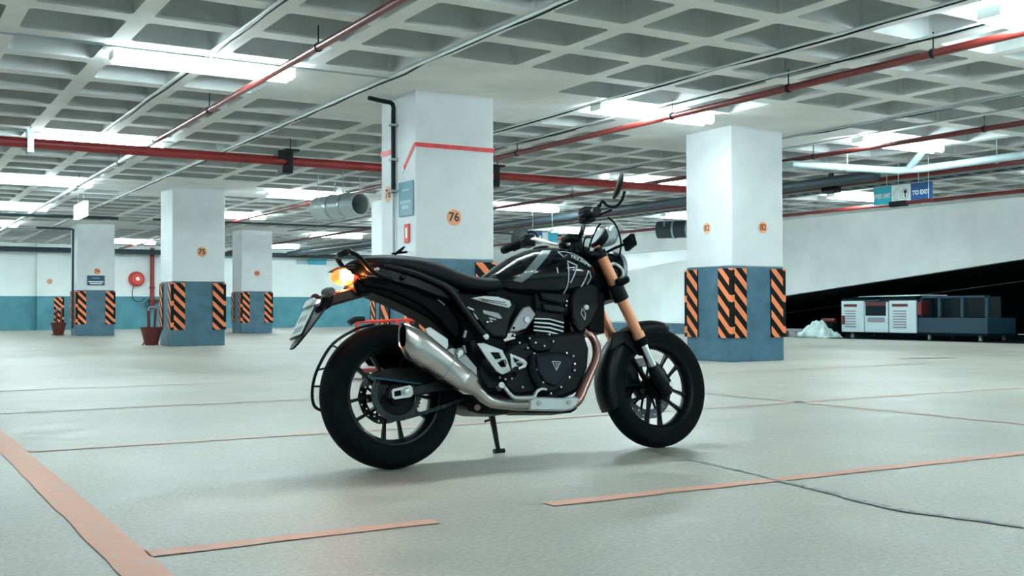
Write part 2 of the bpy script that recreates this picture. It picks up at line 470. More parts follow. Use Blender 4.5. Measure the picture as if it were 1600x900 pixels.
# ------------------------------------------------------------------ pillars
def guard(bm, uvl, cx, cy, dx, dy, z0=0.30, z1=1.175, w=0.235, t=0.018, ph=0.0):
    """L-shaped rubber corner guard; (cx,cy) the corner, dx/dy pointing along the two faces away from it"""
    ox, oy = -dx * t, -dy * t
    def quad(p, uv):
        vs = [bm.verts.new(q) for q in p]
        f = bm.faces.new(vs)
        for l, u in zip(f.loops, uv): l[uvl].uv = u
    A = (cx + ox, cy + oy); Bx = (cx + dx * w, cy + oy); By = (cx + ox, cy + dy * w)
    nz = 0.05
    def uu(p, alongx):            # distance to the right as one looks at the face
        return (p[0] if dy > 0 else -p[0]) if alongx else (-p[1] if dx > 0 else p[1])
    for E, ax_ in ((Bx, True), (By, False)):
        mid = (A[0] + (E[0] - A[0]) * nz / (w + t), A[1] + (E[1] - A[1]) * nz / (w + t))
        base = uu((cx, cy), ax_)
        for q0, q1, mi in ((A, mid, 1), (mid, E, 0)):
            a0, a1 = uu(q0, ax_) - base, uu(q1, ax_) - base
            if mi: a0, a1 = abs(a0), abs(a1)
            quad([(*q0, z0), (*q1, z0), (*q1, z1), (*q0, z1)], [(a0, z0 - 0.02), (a1, z0 - 0.02), (a1, z1 - 0.02), (a0, z1 - 0.02)])
            bm.faces.ensure_lookup_table(); bm.faces[-1].material_index = mi
    I1 = (cx + dx * w, cy); I2 = (cx, cy + dy * w)
    for p, q in ((Bx, I1), (By, I2)):
        quad([(*p, z0), (*q, z0), (*q, z1), (*p, z1)], [(0, 0.05)] * 4)
    for z in (z0, z1):
        quad([(*A, z), (*Bx, z), (*I1, z), (cx, cy, z)], [(0, 0.05)] * 4)
        quad([(*A, z), (*By, z), (*I2, z), (cx, cy, z)], [(0, 0.05)] * 4)

def face_fn(face, px, py, off):
    """maps (along, up, depth) on a pillar face to the room; front face runs along +x, left face along -y towards the viewer"""
    if face == 'front': return lambda a, b, d=0.0: (a, py - off - d, b)
    return lambda a, b, d=0.0: (px - off - d, a, b)

def disc_bm(f, c, z, r, t=0.004, n=28):
    bm = bm_new()
    pts = [(c + r * math.cos(2 * PI * i / n), z + r * math.sin(2 * PI * i / n)) for i in range(n)]
    add_prism(bm, pts, f, 0.0, t); return bm

def pillar(x0, y0, w, d, label, number=None, faces=(), guards=True, left_band=True):
    t = empty('pillar', (x0 + w / 2, y0 + d / 2, 0))
    tag(t, label, 'pillar', 'garage pillars')
    ox, oy = x0 + w / 2, y0 + d / 2
    bm = bm_new(); add_box(bm, (-w / 2, -d / 2, 1.20), (w / 2, d / 2, CZ + 0.01)); link('upper_shaft', bm, M['white_paint'], t, bevel=0.012)
    bm = bm_new(); add_box(bm, (-w / 2 - 0.002, -d / 2 - 0.002, 0), (w / 2 + 0.002, d / 2 + 0.002, 1.20)); link('painted_base', bm, M['blue_paint'], t, bevel=0.012)
    if guards:
        for i, (sx, sy) in enumerate(((-1, -1), (1, -1), (-1, 1), (1, 1))):
            bm = bm_new(); uvl = bm.loops.layers.uv.new('UVMap')
            guard(bm, uvl, sx * (w / 2 + 0.003), sy * (d / 2 + 0.003), -sx, -sy, ph=0.07 * i, w=0.235 if w > 0.8 else 0.2)
            link('corner_guard', bm, [M['stripes'], M['stripes_nose']], t)
    for face, c, z, r in faces:
        f = face_fn(face, -w / 2, -d / 2, 0.001)
        dd = link('number_disc', disc_bm(f, c, z, r), M['orange_disc' if face == 'front' else 'orange_pale'], t)
        if number:
            ff = face_fn(face, -w / 2, -d / 2, 0.007)
            sg = 1 if face == 'front' else -1
            bm = text_bm(number, r * 1.08, lambda x, y: Vector(ff(c + x * sg, z + y)), bold=0.003)
            link('number', bm, M['ink' if number == '76' or number == '75' else 'ink_brown'], dd, recalc=False)
    return t
PW, PD = 0.93, 0.86
p76 = pillar(4.94, 10.14, 0.94, 0.86, 'wide white and blue pillar numbered 76, right behind the motorcycle seat', '76', (('front', -0.02, 1.645, 0.086), ('left', 0.24, 1.93, 0.09)))
p82 = pillar(9.31, 10.14, 0.885, 0.86, 'white and blue pillar numbered 82, to the right of the front wheel', '82', (('front', 0.09, 1.70, 0.072), ('left', 0.02, 1.70, 0.072)))
p75 = pillar(4.93, 20.35, 0.98, 0.9, 'white and blue pillar numbered 75 standing left of the tail light', '75', (('front', 0.055, 1.76, 0.09),))
p74 = pillar(4.86, 30.2, 0.95, 0.9, 'white and blue pillar numbered 74 with a navy notice, near the back wall', '74', (('front', 0.03, 1.70, 0.085),))
p83 = pillar(9.31, 30.4, 0.9, 0.9, 'white and blue pillar numbered 80 standing between pillar 75 and the fan', '80', (('front', 0.0, 1.72, 0.085),))
p81 = pillar(9.31, 20.35, 0.9, 0.9, 'white and blue pillar almost hidden behind the left edge of pillar 76', None, ())
t = empty('downpipe', (4.80, 30.45, 0)); tag(t, 'thin dark downpipe on the left face of pillar 74', 'pipe')
bm = bm_new(); add_cyl(bm, (0, 0, 0.2), (0, 0, 2.75), 0.03, n=10); link('run', bm, M['duct_dark'], t, smooth=40)
bm = bm_new(); add_tube(bm, [(0, 0, 2.74), (0.0, -0.03, 2.80), (-0.15, -0.05, 2.82), (-0.9, -0.05, 2.82)], 0.03, 10, 2); link('elbow', bm, M['duct_dark'], t, smooth=40)
# flat stub column on the back wall with its own guard
t = empty('wall_column', (5.55, YMAX - 0.13, 0)); tag(t, 'shallow column on the back wall with one striped guard, left of pillar 74', 'pillar')
bm = bm_new(); add_box(bm, (-0.42, -0.12, 1.16), (0.42, 0.12, 2.95)); link('upper_shaft', bm, M['wall_white'], t)
bm = bm_new(); add_box(bm, (-0.42, -0.122, 0), (0.42, 0.12, 1.16)); link('painted_base', bm, M['blue_paint_lit'], t)
bm = bm_new(); uvl = bm.loops.layers.uv.new('UVMap'); guard(bm, uvl, 0.42, -0.123, -1, 1, 0.23, 1.12, 0.30, 0.02); link('corner_guard', bm, [M['stripes'], M['stripes_nose']], t)
f = face_fn('front', 0, -0.12, 0.002)
link('number_disc', disc_bm(f, -0.02, 1.66, 0.09), M['orange_disc'], t)

# things fixed to pillar 76
def onface(face, p, off=0.003):
    return face_fn(face, 4.94, 10.14, off)
t = empty('warning_tape', (4.94, 10.14, 2.39)); tag(t, 'red warning tape wrapped around pillar 76, loose end hanging', 'tape')
bm = bm_new(); add_box(bm, (-0.006, -0.008, -0.022), (0.945, -0.002, 0.022)); link('front_band', bm, M['tape_red'], t)
bm = bm_new(); add_prism(bm, [(0.0, -0.02), (0.0, 0.022), (0.04, 0.01), (0.28, -0.20), (0.27, -0.24)], lambda a, b, d: (-0.003 - d, a, b), 0, 0.004); link('loose_end', bm, M['tape_red'], t)
bm = bm_new(); add_prism(bm, [(0.27, -0.24), (0.28, -0.19), (0.32, -0.23), (0.30, -0.28)], lambda a, b, d: (-0.003 - d, a, b), 0, 0.006); link('white_end', bm, M['tape_white'], t)
bm = bm_new(); add_box(bm, (-0.008, 0.55, -0.03), (-0.002, 0.862, 0.02)); link('side_band', bm, M['tape_red'], t)

t = empty('drain_pipe', (4.86, 10.58, 2.9)); tag(t, 'black downpipe bent from the ceiling onto the left face of pillar 76', 'pipe')
bm = bm_new(); add_tube(bm, [(-0.30, -0.12, -0.01), (-0.10, -0.03, -0.01), (0.0, 0.0, -0.012), (0.035, 0.01, -0.05), (0.035, 0.01, -0.2), (0.035, 0.01, -0.98)], 0.024, 12, 4); link('black_run', bm, M['black'], t, smooth=40)
bm = bm_new(); add_cyl(bm, (0.04, 0.01, -0.98), (0.04, 0.01, -1.62), 0.014); link('grey_run', bm, M['pipe_grey'], t, smooth=40)
for z in (-0.25, -0.62, -0.96):
    bm = bm_new(); add_box(bm, (0.0, -0.03, z - 0.012), (0.08, 0.05, z + 0.012)); link('clip', bm, M['pipe_grey'], t)

def sign_board(name, label, cat, w, h, f, m, texts=(), t=0.012, group=None):
    """board in (across, up) about its centre; texts: (string, height, x, y, material, stretch)"""
    r = empty(name); tag(r, label, cat, group)
    bm = bm_new(); add_prism(bm, [(-w / 2, -h / 2), (w / 2, -h / 2), (w / 2, h / 2), (-w / 2, h / 2)], f, 0, t); link('panel', bm, m, r)
    for s, hh, x, y, mm, sx in texts:
        if s is None:                     # an unreadable line: a plain pale bar, sx long
            bm = bm_new(); add_prism(bm, [(x - sx / 2, y - hh / 2), (x + sx / 2, y - hh / 2), (x + sx / 2, y + hh / 2), (x - sx / 2, y + hh / 2)], f, t, t + 0.002)
            link('pale_line', bm, mm, r); continue
        bm = text_bm(s, hh, lambda a, b: Vector(f(x + a, y + b, t + 0.002)), bold=0.002, sx=sx)
        link('lettering', bm, mm, r, recalc=False)
    return r
fl = lambda a, b, d: Vector((-d, -a, b))       # a board facing -x, reading from +y to -y
ff = lambda a, b, d: Vector((a, -d, b))        # a board facing -y
r = sign_board('notice_board', 'faded blue-grey notice board on the left face of pillar 76', 'sign', 0.34, 0.36, fl, M['steel_blue_sign'],
               ((None, 0.022, 0.01, 0.09, M['sign_pale'], 0.17), (None, 0.03, 0.0, -0.035, M['sign_pale'], 0.27), (None, 0.04, 0.0, -0.09, M['sign_pale'], 0.18)))
r.location = (4.932, 10.34, 1.84)
r = sign_board('fire_notice', 'small red and white fire notice low on the left face of pillar 76', 'sign', 0.11, 0.19, fl, M['red'],
               ((None, 0.11, 0, 0, M['sign_white'], 0.045),))
r.location = (4.932, 10.32, 1.475)
r = sign_board('notice_board', 'navy notice board with white lines on pillar 74', 'sign', 0.44, 0.26, ff, M['navy_sign'],
               ((None, 0.03, 0.0, 0.06, M['steel_blue_sign'], 0.2), (None, 0.035, 0, -0.035, M['sign_white'], 0.38), (None, 0.03, 0, -0.085, M['sign_white'], 0.30)))
r.location = (5.335, 30.19, 1.46)

# ------------------------------------------------------------------ fluorescent ceiling lamps
def make_lamp():
    r = empty('ceiling_light')
    bm = bm_new(); add_box(bm, (-0.80, -0.022, 0.035), (0.80, 0.022, 0.075)); add_box(bm, (-0.82, -0.10, -0.02), (-0.80, 0.10, 0.06)); add_box(bm, (0.80, -0.10, -0.02), (0.82, 0.10, 0.06)); link('housing', bm, M['lamp_body'], r)
    for sy in (-0.075, 0.075):
        bm = bm_new(); add_cyl(bm, (-0.795, sy, 0.0), (0.795, sy, 0.0), 0.040, n=14); link('tube', bm, M['lamp'], r, smooth=40)
    bm = bm_new()
    for x in (-0.7, 0.7): add_cyl(bm, (x, 0, 0.07), (x, 0, 0.30), 0.008, n=8)
    link('hanger', bm, M['lamp_body'], r)
    return r
LAMPS = [  # includes out-of-view lamps added to brighten the floor and walls
    (2.68, 9.86, 'bright ceiling lamp nearest the camera on the left, above the sprinkler pipe'),
    (2.68, 15.0, 'bright ceiling lamp just behind the red main pipe on the left'),
    (2.68, 20.2, 'bright ceiling lamp on the left, third one back'),
    (2.68, 25.5, 'bright ceiling lamp on the left, fourth one back by the frame edge'),
    (8.10, 5.10, 'bright ceiling lamp at the top right corner of the view'),
    (7.76, 9.72, 'bright ceiling lamp between pillars 76 and 82'),
    (7.50, 20.2, 'bright ceiling lamp above the silver jet fan'),
    (7.50, 25.3, 'bright ceiling lamp right of the top of pillar 75'),
    (7.50, 36.6, 'bright ceiling lamp between pillars 74 and 75 near the back wall'),
    (12.1, 9.86, 'bright ceiling lamp right of pillar 82 above the drain pipe'),
    (12.1, 15.2, 'bright ceiling lamp just left of the top of pillar 82'),
    (12.6, 20.3, 'bright ceiling lamp right of pillar 76 above the handlebar mirror'),
    (12.3, 30.7, 'bright ceiling lamp above the back wall left of pillar 76'),
    (12.5, 36.8, 'bright ceiling lamp by the back wall, above the small blue sign'),
    (17.2, 15.0, 'bright ceiling lamp behind the hanging direction sign'),
    (17.2, 5.1, 'added fill lamp over the floor in front of the ramp, right of the frame'),
    (12.1, 5.1, 'added fill lamp to the right of the frame, third from the left wall'),
    (7.50, 0.0, 'added fill lamp behind the camera on the right'),
    (2.68, -0.4, 'added fill lamp behind the camera, straight above the aisle'),
    (2.68, 5.0, 'ceiling lamp above the motorcycle, out of the frame'),
    (2.68, 30.7, 'added fill lamp at the far left by the frame edge, next to last'),
    (2.68, 36.8, 'added fill lamp at the far left closest to the back wall'),
    (12.1, 25.5, 'added fill lamp hidden behind the top of pillar 76'),
    (-2.2, 25.5, 'added fill lamp left of the frame, far along the left wall'),
    (-2.2, 36.8, 'added fill lamp left of the frame by the back wall'),
    (17.2, 36.8, 'added fill lamp near the back wall at the foot of the ramp'),
    (17.2, 20.2, 'added fill lamp hidden behind the top of pillar 82'),
    (17.2, 10.0, 'added fill lamp right of the frame in front of the ramp wall'),
    (23.2, 32.5, 'added fill lamp over the ramp beyond the parapet, farther back'),  # three unseen lamps added to brighten the strip above the parapet
    (23.0, 25.0, 'added fill lamp over the ramp behind pillar 82'),
    (23.0, 28.5, 'added fill lamp over the ramp beyond the parapet, middle one'),
    (12.1, 0.0, 'added fill lamp behind and far right of the camera'),
    (-2.2, 5.1, 'added fill lamp left of the frame, level with the motorcycle'),
    (-2.2, 15.0, 'added fill lamp left of the frame, level with the red main'),
    (17.6, 25.6, 'bright ceiling lamp right of the blue sign behind the handlebar'),
]
lamp0 = make_lamp()
for i, (x, y, lab) in enumerate(LAMPS):
    o = lamp0 if i == 0 else copy_tree(lamp0)
    o.location = (x, y, 2.88); tag(o, lab, 'lamp', 'fluorescent ceiling lamps')

# ------------------------------------------------------------------ pipes under the slab
def pipe(name, label, pts, r, m, cat='pipe', hang=(), n=14, group=None, hm=None):
    e = empty(name, pts[0]); tag(e, label, cat, group)
    o = Vector(pts[0])
    bm = bm_new(); add_tube(bm, [Vector(p) - o for p in pts], r, n, 1); link('run', bm, m, e, smooth=40)
    for q in hang:                       # rod and ring clips
        q = Vector(q) - o
        bm = bm_new(); add_cyl(bm, q + Vector((0, 0, r)), (q.x, q.y, CZ - o.z + 0.02), 0.006, n=8)
        ax = (Vector(pts[1]) - o).normalized()
        add_cyl(bm, q - ax * 0.015, q + ax * 0.015, r + 0.008, n=14); link('hanger', bm, hm or M['black'], e)
    return e
pipe('sprinkler_pipe', 'red sprinkler pipe running over the left aisle towards the camera', [(3.17, -3.0, 2.80), (3.17, 13.90, 2.80)], 0.031, M['red_pipe'], hang=[(3.17, 8.3, 2.8), (3.17, 11.5, 2.8)])
pipe('sprinkler_pipe', 'white pipe continuing the red sprinkler pipe beyond the red main', [(3.17, 14.0, 2.80), (3.17, 39.1, 2.80)], 0.031, M['pipe_white'], hang=[(3.17, 16.2, 2.8), (3.17, 19.5, 2.8)])
pipe('sprinkler_pipe', 'long red sprinkler pipe from the top right corner to pillar 76', [(7.68, -3.0, 2.80), (7.68, 39.1, 2.80)], 0.035, M['red_pipe'], hang=[(7.68, y, 2.80) for y in (5.9, 7.55, 9.3, 12.6)])
pipe('sprinkler_pipe', 'thin dark red pipe right of pillar 82', [(11.46, -3.0, 2.80), (11.46, 39.1, 2.80)], 0.033, M['red_dark'], hang=[(11.46, y, 2.80) for y in (8.1, 10.8, 16.8)])
t = pipe('fire_main', 'thick red main pipe crossing the picture behind pillar 76', [(-5.0, 13.94, 2.66), (13.6, 13.94, 2.66)], 0.060, M['red_main'], cat='pipe')
for x, m in ((1.71, M['galv']), (4.90, M['black']), (8.10, M['black'])):
    bm = bm_new(); add_box(bm, (x + 5 - 0.035, -0.09, -0.12), (x + 5 + 0.035, 0.09, -0.07)); add_box(bm, (x + 5 - 0.035, -0.095, -0.12), (x + 5 + 0.035, -0.072, 0.155)); add_box(bm, (x + 5 - 0.035, 0.072, -0.12), (x + 5 + 0.035, 0.095, 0.155))
    if m is M['black']: add_box(bm, (x + 5 - 0.17, -0.09, 0.02), (x + 5 - 0.035, 0.09, 0.13)); add_box(bm, (x + 5 - 0.11, -0.09, -0.17), (x + 5 + 0.035, 0.09, -0.09)); add_box(bm, (x + 5 - 0.08, -0.12, 0.13), (x + 5 + 0.12, 0.12, 0.155))
    add_cyl(bm, (x + 5, -0.085, 0.15), (x + 5, -0.085, 0.295), 0.007, n=6)
    link('pipe_bracket', bm, m, t)
# surface conduits on the rib undersides
def conduit(label, x, y0, y1, m, r=0.010, dx=0.0, z=2.935, cable=False):
    e = empty('conduit', (x, y0, z)); tag(e, label, 'conduit')
    bm = bm_new(); add_cyl(bm, (0, 0, 0), (dx, y1 - y0, 0), r, n=8); link('tube', bm, m, e, smooth=40)
    if cable:
        bm = bm_new(); n = int((y1 - y0) / 0.45); P = [(0.035 + dx * k / n + random.uniform(-0.012, 0.012), (y1 - y0) * k / n, random.uniform(-0.02, 0.005)) for k in range(n + 1)]
        add_tube(bm, P, 0.009, 6, 2); link('cable', bm, M['black'], e, smooth=60)
conduit('pale conduit with a dark cable over the left part of the picture', 2.62, 3.0, 14.5, M['pipe_white'], 0.014, cable=True)
conduit('pale conduit passing just left of the top of pillar 76', 4.41, 3.0, 36.0, M['pipe_white'], 0.013, cable=True)
conduit('pale conduit with dark cable running to the right edge of pillar 76', 6.9, 3.0, 16.3, M['pipe_white'], 0.012, cable=True)
conduit('pale conduit next to the long red sprinkler pipe', 7.62, 3.0, 14.0, M['pipe_white'], 0.011, cable=True)
conduit('pale conduit with dark cable above the right of pillar 82', 10.52, 3.0, 30.0, M['pipe_grey'], 0.012, cable=True)
conduit('thin dark conduit right of the top of pillar 82', 11.2, 3.0, 30.0, M['pipe_grey'], 0.008)
def cross_conduit(label, y, x0, x1, m, z=2.9, r=0.01):
    e = empty('conduit', (x0, y, z)); tag(e, label, 'conduit')
    bm = bm_new(); add_cyl(bm, (0, 0, 0), (x1 - x0, 0, 0), r, n=8); link('tube', bm, m, e, smooth=40)
    if z < 2.85:
        k = 1.0
        while k < x1 - x0:
            bm = bm_new(); add_cyl(bm, (k, 0, 0), (k, 0, CZ + 0.01 - z), 0.006, n=6); link('hanger', bm, M['galv'], e); k += 2.9
cross_conduit('thin cable trunking along the nearest left lamp', 9.62, 0.6, 4.4, M['pipe_grey'], 2.925, 0.009)
cross_conduit('thin cable trunking along the lamp behind the red main', 14.78, 0.6, 3.6, M['pipe_grey'], 2.925, 0.009)
cross_conduit('dark cable tray under the slab left of pillar 74', 25.1, -4.0, 4.9, M['duct_dark'], 2.71, 0.035)
cross_conduit('dark cable tray crossing between pillar 75 and pillar 76', 24.0, 5.4, 16.0, M['duct_dark'], 2.63, 0.022)
cross_conduit('dark duct along the top of the back wall', 39.3, -4.0, 20.0, M['duct_dark'], 2.72, 0.085)
# services on the right, in front of the ramp
dp = pipe('drain_pipe', 'pale drain pipe with an elbow above the direction sign', [(11.2, 11.9, 2.70), (11.25, 11.0, 2.70), (13.1, 10.72, 2.70), (13.25, 10.4, 2.70), (13.3, -3.0, 2.70)], 0.055, M['drain_grey'], hang=[(12.2, 10.85, 2.7), (13.28, 9.2, 2.7)], hm=M['galv'])
bm = bm_new(); add_cyl(bm, Vector((13.18, 10.6, 2.70)) - Vector((11.2, 11.9, 2.70)), Vector((13.1, 10.2, 2.96)) - Vector((11.2, 11.9, 2.70)), 0.05); link('branch', bm, M['drain_grey'], dp, smooth=40)
pipe('air_duct', 'dark round duct behind the drain pipe right of pillar 82', [(13.72, 11.6, 2.765), (13.72, 39.0, 2.765)], 0.080, M['duct_dark'])
fm = pipe('fire_main', 'long dark red pipe below the drain pipe on the right', [(14.05, -3.0, 2.735), (14.05, 39.1, 2.735)], 0.040, M['red_dark'])
pipe('fire_main', 'lowest red pipe on the right, just above the ramp wall', [(17.3, -3.0, 2.70), (17.3, 39.1, 2.70)], 0.035, M['red_pipe'])
t = empty('cable_tray', (14.62, 0, 2.72)); tag(t, 'galvanised cable tray below the red pipe on the right', 'cable tray')
bm = bm_new(); add_box(bm, (-0.16, -3, 0.0), (-0.15, 39, 0.07)); add_box(bm, (0.15, -3, 0.0), (0.16, 39, 0.07))
for k in range(140): add_box(bm, (-0.15, -3 + 0.3 * k, 0.0), (0.15, -3 + 0.3 * k + 0.03, 0.012))
link('rungs', bm, M['pipe_grey'], t)
bm = bm_new()
for k in range(5): add_tube(bm, [(-0.1 + 0.05 * k + random.uniform(-0.01, 0.01), -3 + 3.0 * j, 0.03) for j in range(15)], 0.014, 6, 1)
link('cables', bm, M['black'], t)
bm = bm_new(); add_box(bm, (-0.08, 15.7, -0.12), (0.08, 16.0, 0.06)); add_box(bm, (-0.02, 15.8, 0.06), (0.02, 15.9, 0.22)); link('clamp', bm, M['black'], fm, bevel=0.01)

# ------------------------------------------------------------------ jet fans
def jet_fan(label, loc, axis, L, R, m, blades=True):
    t = empty('jet_fan', loc); tag(t, label, 'fan'); a = Vector(axis).normalized()
    prof = [(R * 0.86, -L / 2), (R * 0.98, -L / 2), (R, -L / 2 + 0.02), (R, L / 2 - 0.02), (R * 0.98, L / 2), (R * 0.86, L / 2)]
    bm = bm_new(); add_rev(bm, prof + [(R * 0.86, L / 2), (R * 0.86, -L / 2)], (0, 0, 0), a, 40, closed=False); link('casing', bm, m, t, smooth=35)
    for h in (-0.12 * L, 0.20 * L):
        bm = bm_new(); add_rev(bm, [(R, h - 0.02), (R + 0.018, h - 0.02), (R + 0.018, h + 0.02), (R, h + 0.02)], (0, 0, 0), a, 40); link('flange', bm, M['galv'], t, smooth=35)
    bm = bm_new(); add_rev(bm, [(0, -L * 0.3), (R * 0.3, -L * 0.3), (R * 0.3, L * 0.3), (0, L * 0.38)], (0, 0, 0), a, 24); link('hub', bm, M['duct_dark'], t, smooth=40)
    s, q = frame_for(a)
    bm = bm_new()
    for k in range(7):
        an = 2 * PI * k / 7; d = s * math.cos(an) + q * math.sin(an); e = a.cross(d)
        c0 = -a * (L * 0.30)
        v = [bm.verts.new(c0 + d * rr + e * ee + a * aa) for rr, ee, aa in ((R * .28, -.03, -.02), (R * .84, -.06, -.03), (R * .84, .07, .04), (R * .28, .03, .02))]
        bm.faces.new(v)
    link('impeller', bm, M['pipe_grey'], t, recalc=False)
    for h in (-0.3, 0.3):
        p = a * (h * L)
        for sg in (-1, 1):
            bm = bm_new(); add_cyl(bm, p + q * 0 + s * (sg * R * 0.9), (p.x + s.x * sg * R * 0.9, p.y + s.y * sg * R * 0.9, CZ - loc[2] + 0.02), 0.010, n=8); link('hanger', bm, M['galv'], t)
    return t
jet_fan('silver jet fan hanging left of pillar 76', (6.98, 17.3, 2.43), (0.28, -1, 0.0), 1.15, 0.20, mat('fan_casing', (0.62, 0.70, 0.72), 0.4, 0.3))
jet_fan('dark grey jet fan half hidden behind the left side of pillar 82', (15.47, 18.5, 2.42), (0.62, -1, 0.0), 1.0, 0.19, M['duct_dark'])

# ------------------------------------------------------------------ hanging signs
a = Vector((14.0, 11.82, 0)); b = Vector((14.0, 10.72, 0))
r = empty('hanging_sign', (13.9, 11.27, 2.45)); tag(r, 'hanging sign in cyan, white and blue reading SPEED LIMIT and TO EXIT', 'sign')
for name, y0, y1, m, s, mm in (('cyan_panel', 0.545, 0.19, M['cyan_sign'], 'SPEED LIMIT', M['sign_white']), ('white_panel', 0.19, -0.17, M['sign_white'], None, None), ('blue_panel', -0.17, -0.545, M['blue_sign'], 'TO EXIT', M['sign_white'])):
    bm = bm_new(); add_box(bm, (-0.02, y1, -0.14), (0.02, y0, 0.14)); p = link(name, bm, m, r)
    c = (y0 + y1) / 2
    if s:
        bm = text_bm(s, 0.070 if s == 'SPEED LIMIT' else 0.066, lambda x, z: Vector((-0.023, c - x, z + (-0.01))), bold=0.004, sx=0.62 if s == 'SPEED LIMIT' else 0.9)
        link('lettering', bm, mm, p, recalc=False)
    else:
        for cy, kind in ((c + 0.075, 0), (c - 0.08, 1)):
            bm = bm_new(); add_tube(bm, [(-0.023, cy + 0.062 * math.cos(2 * PI * k / 24), 0.085 * math.sin(2 * PI * k / 24) - 0.005) for k in range(25)], 0.0035, 6, 1)
            link('symbol_ring', bm, M['pipe_grey'], p)
        bm = bm_new(); add_prism(bm, [(-0.012, -0.06), (0.012, -0.06), (0.009, 0.0), (0.03, 0.01), (0.03, 0.035), (0.0, 0.065), (-0.03, 0.035), (-0.03, 0.01), (-0.009, 0.0)], lambda x, z, d: (-0.021 - d, c - 0.08 - x, z), 0, 0.003); link('arrow', bm, M['ink'], p)
bm = bm_new()
for y in (0.3, -0.3): add_cyl(bm, (0, y, 0.14), (0, y, 0.52), 0.005, n=6)
link('hanger', bm, M['galv'], r)
t = empty('barrier_arm', (13.72, 11.05, 2.285)); tag(t, 'dark bar with a black clamp just under the hanging direction sign', 'bar')
bm = bm_new(); add_cyl(bm, (0, 0.25, 0.0), (0.0, -0.47, 0.0), 0.028); link('bar', bm, M['red_dark'], t, smooth=40)
bm = bm_new(); add_box(bm, (-0.05, 0.0, -0.05), (0.05, 0.3, 0.035)); link('clamp', bm, M['black'], t, bevel=0.01)
bm = bm_new(); add_cyl(bm, (0, 0.15, 0.0), (0, 0.15, 0.67), 0.006, n=6); add_cyl(bm, (0, -0.4, 0.0), (0, -0.4, 0.67), 0.006, n=6); link('hanger', bm, M['galv'], t)

r = empty('hanging_sign', (12.47, 19.5, 2.22)); tag(r, 'small hanging sign in blue, cyan and white behind the left handlebar mirror', 'sign')
bm = bm_new(); add_box(bm, (-0.29, -0.02, -0.15), (0.02, 0.02, 0.12)); link('blue_panel', bm, M['blue_sign'], r)
bm = bm_new(); add_box(bm, (-0.27, -0.024, -0.03), (0.0, -0.02, 0.02)); link('pale_band', bm, M['sign_white'], r)
bm = bm_new(); add_box(bm, (0.02, -0.02, -0.10), (0.42, 0.02, 0.10)); q = link('cyan_panel', bm, M['cyan_sign'], r)
bm = bm_new(); add_box(bm, (0.03, -0.024, -0.09), (0.17, -0.02, 0.09)); link('white_square', bm, M['sign_white'], q)
bm = bm_new()
for x in (-0.2, 0.3): add_cyl(bm, (x, 0, 0.1), (x, 0, 0.75), 0.005, n=6)
link('hanger', bm, M['galv'], r)

r = empty('wall_sign', (15.15, YMAX - 0.03, 2.52)); tag(r, 'small blue sign with a pale square high on the back wall', 'sign')
bm = bm_new(); add_box(bm, (-0.30, -0.02, -0.10), (0.45, 0.02, 0.10)); link('blue_panel', bm, M['cyan_sign'], r)
bm = bm_new(); add_box(bm, (-0.75, -0.02, -0.09), (-0.32, 0.02, 0.07)); link('pale_square', bm, M['sign_pale'], r)

r = empty('exit_light_box', (3.64, 22.2, 2.60)); tag(r, 'small white light box hanging above pillar 74', 'light box')
bm = bm_new(); add_prism(bm, [(-0.9, -0.14), (0.9, -0.14), (0.9, 0.14), (-0.9, 0.14)], lambda a_, b_, d: (d, a_ * 0.62, b_), -0.04, 0.04); link('box', bm, mat('light_box_face', (0.9, 0.95, 0.95), 0.4, emit=LAMP_COLOR, gain=0.9), r)
bm = bm_new(); add_cyl(bm, (0, 0.3, 0.1), (0, 0.3, 0.38), 0.008, n=6); add_cyl(bm, (0, -0.3, 0.1), (0, -0.3, 0.38), 0.008, n=6); link('hanger', bm, M['galv'], r)

# ------------------------------------------------------------------ fire gear by the back wall
t = empty('fire_hose_reel', (8.42, YMAX - 0.16, 1.78)); tag(t, 'round red fire hose reel with a white hub on the back wall', 'hose reel')
bm = bm_new(); add_rev(bm, [(0, -0.10), (0.24, -0.10), (0.26, -0.06), (0.27, 0.0), (0.25, 0.04), (0.25, 0.10), (0.27, 0.13), (0.0, 0.13)], (0, 0, 0), (0, 1, 0), 40); link('disc', bm, M['red'], t, smooth=35)
bm = bm_new(); add_rev(bm, [(0.20, -0.115), (0.235, -0.115), (0.235, -0.10), (0.20, -0.10)], (0, 0, 0), (0, 1, 0), 40, closed=True); link('rim', bm, M['red_pipe'], t, smooth=35)
bm = bm_new(); add_cyl(bm, (0, -0.15, 0), (0, -0.09, 0), 0.07); link('hub', bm, M['sign_white'], t, smooth=35)
bm = bm_new(); add_tube(bm, [(-0.1, -0.02, -0.22), (-0.16, -0.02, -0.45), (-0.12, -0.02, -0.72), (0.05, -0.02, -0.80), (0.2, -0.02, -0.76), (0.27, -0.02, -0.66)], 0.016, 8); link('hose', bm, M['duct_dark'], t, smooth=50)
t = empty('fire_riser', (8.95, YMAX - 0.16, 0)); tag(t, 'vertical red fire riser pipe with valve right of the hose reel', 'pipe')
bm = bm_new(); add_cyl(bm, (0, 0, 0.72), (0, 0, 2.9), 0.075); link('riser', bm, M['red_main'], t, smooth=40)
bm = bm_new(); add_cyl(bm, (0, 0, 0.72), (0, 0, 0.80), 0.11); add_cyl(bm, (-0.16, -0.02, 1.0), (0.25, -0.02, 1.0), 0.055); add_cyl(bm, (0, -0.12, 1.0), (0, 0, 1.0), 0.06); add_cyl(bm, (0, 0, 1.45), (0, 0, 1.5), 0.10); link('valve', bm, M['red_dark'], t, smooth=40)
